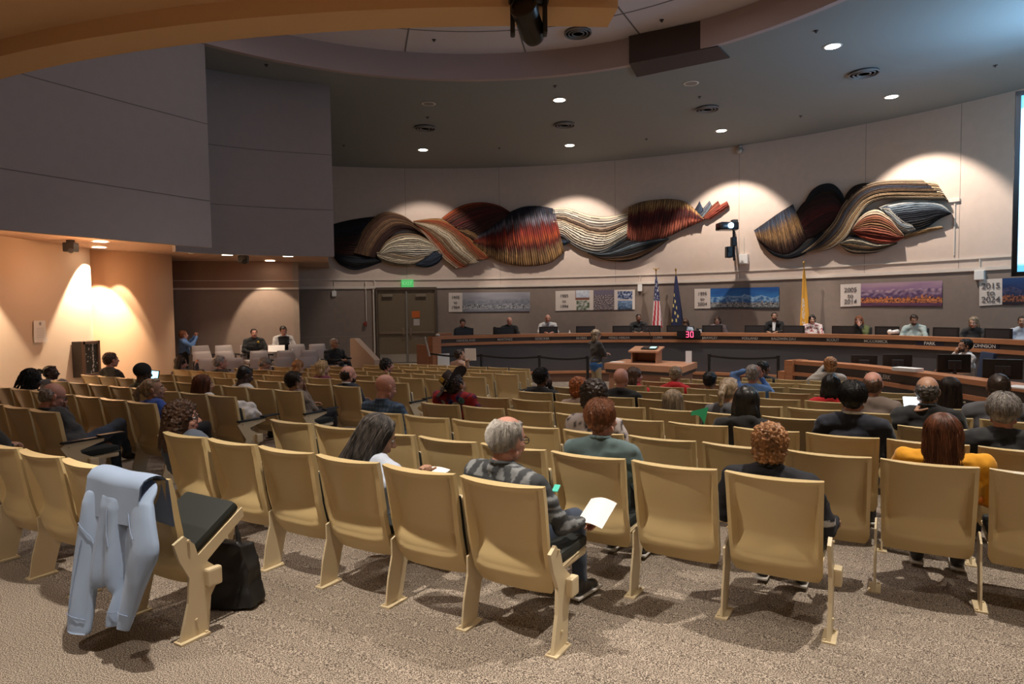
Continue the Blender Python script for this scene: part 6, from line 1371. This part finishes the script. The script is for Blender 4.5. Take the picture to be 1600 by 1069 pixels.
# ---- staff member and computers behind the lower desk
p = atY(1507, 541, 11.5); T = person('man with dark hair and beard in white shirt at the lower desk', Vector((p.x + .1, p.y + .05, -.41)), 1.35, p, hair='short', hc='black', sk='tan', top=WHC, beard='black', pose=('desk', 'chin'), hyaw=12, hipz=.62, near=True)
office_chair(Vector((p.x + .14, p.y + .04, -.41)), 1.35, 'dark blue office chair under the man in white at the lower desk', mat('navy_chair_fabric'), .62)
def pc(px, py, Y, w_, rz, lab, back=True):
    q = atY(px, py, Y); T = empty('computer_monitor', (q.x, q.y, .35), rz, lab, 'monitor', 'monitors behind the lower desk'); zc = q.z - .35
    g = G(); g.bbox((0, 0, zc), (w_, .05, w_ * .62), .012); g.build('screen_housing', M_BLACK, T)
    g = G(); g.bbox((0, -.04, zc - .02), (w_ * .4, .05, w_ * .3), .012); g.tube([(0, -.05, 0), (0, -.05, zc)], .03); g.bbox((0, -.02, .01), (.26, .2, .02), .005); g.build('stand', M_DARK, T)
pc(1350, 566, 12.75, .46, -.5, 'dark monitor beside the cream blazer person, lower desk'); pc(1402, 566, 12.1, .48, -.4, 'black monitor with silver stand edge, lower desk'); pc(1490, 568, 10.85, .50, -.25, 'large black monitor in front of the man in white'); pc(1566, 577, 9.9, .5, -.5, 'black monitor at the right end of the lower desk')
q = atY(1418, 574, 11.1); small('document_stack', M_PAPER, 'low stack of white papers on the lower desk rail', 'papers', (q.x, q.y, .63), (.42, .22, .06), -1.1)
q = atY(1585, 602, 8.6); small('document_sheets', M_PAPER, 'white sheets on the lower desk at the right edge', 'papers', (q.x + .12, q.y, .615), (.35, .3, .02), -1.2)
# ---- standing woman
p = atY(932, 524, 15.6); person('standing woman with grey blond bob in dark cardigan, blue top and khaki trousers', Vector((p.x - .02, p.y - .03, -.41)), -1.1, p, hair='bob', hc='dblond', sk='pink', top=cloth('dark_cardigan', (.035, .028, .025)), topn='cardigan', legs=KHAKI, stand=True, hipz=.86, fem=True, pose=('cross', 'clasp'), glasses=True, hscale=1.12, collar=cloth('peach_scarf', (.55, .3, .18)),
    extra=lambda T, h, NB, S, arms, Mh: (lambda r: (lambda j: (j.add(noise_disp(r[0], r[2], .012, 14), r[1]), j.build('blue_hem', [cloth('bright_blue_top', (.03, .12, .33))], T)))(J()))(remesh(G().ell((0, 0, .82), (.175, .155, .19), 18, 12), .02, 2)))
# ---- officers and the standing visitor by the column
def off(px, py, Y, fz, lab, yaw=-.5, **k):
    p = atY(px, py, Y); d = Vector((-math.sin(yaw), math.cos(yaw), 0)); person(lab, Vector((p.x, p.y, fz)) - d * .06, yaw, p, **k)
off(397, 521, 16.85, .07, 'officer in black uniform with badge, hands together, in the alcove', yaw=-2.6, hair='short', hc='dark', sk='pink', top=BLK, topn='uniform_shirt', pose=('clasp', 'clasp'), w=1.12, extra=lambda T, h, NB, S, arms, Mh: (G().ell(NB + Vector((-.08, .125, -.10)), (.03, .012, .035)).build('badge', mat('gold_badge', (.65, .42, .06), .35, .6), T)))
off(443, 517, 16.85, .07, 'officer in white shirt and black vest reading papers', yaw=-2.6, hair='short', hc='dark', sk='pink', colfn=lambda x, y, z: (.55, .54, .53) if abs(x) > .135 or z > .05 else (.014, .014, .015), topn='vest_and_shirt', pose=('lap', 'lap'), hpitch=-25, hroll=14, w=1.05)
off(523, 537, 16.15, -.03, 'grey-haired officer in black jacket beside the ramp wall', yaw=-2.2, hair='crop', hc='grey', sk='tan', top=BLK, topn='jacket', pose=('lap', 'lap'), w=1.25, glasses=True, hscale=1.12)
p = atY(287, 524, 17.0); person('visitor with ginger hair holding a phone up beside the column', Vector((p.x, p.y, .07)), -.9, p, hair='short', hc='ginger', sk='pink', top=cloth('sky_blue'), pose=('photo', 'photo'), stand=True, hipz=.66, fem=True, w=.85)
p = atY(432, 545, 16.5); small('paper_sheet', M_PAPER, 'white papers on the lap of the officer in white sleeves', 'paper', p, (.4, .02, .25), .3, -.9)
print('SEATED', [(a, b, c) for a, b, c in PEOPLE if not .95 < b < 1.25 or abs(c) > .2])
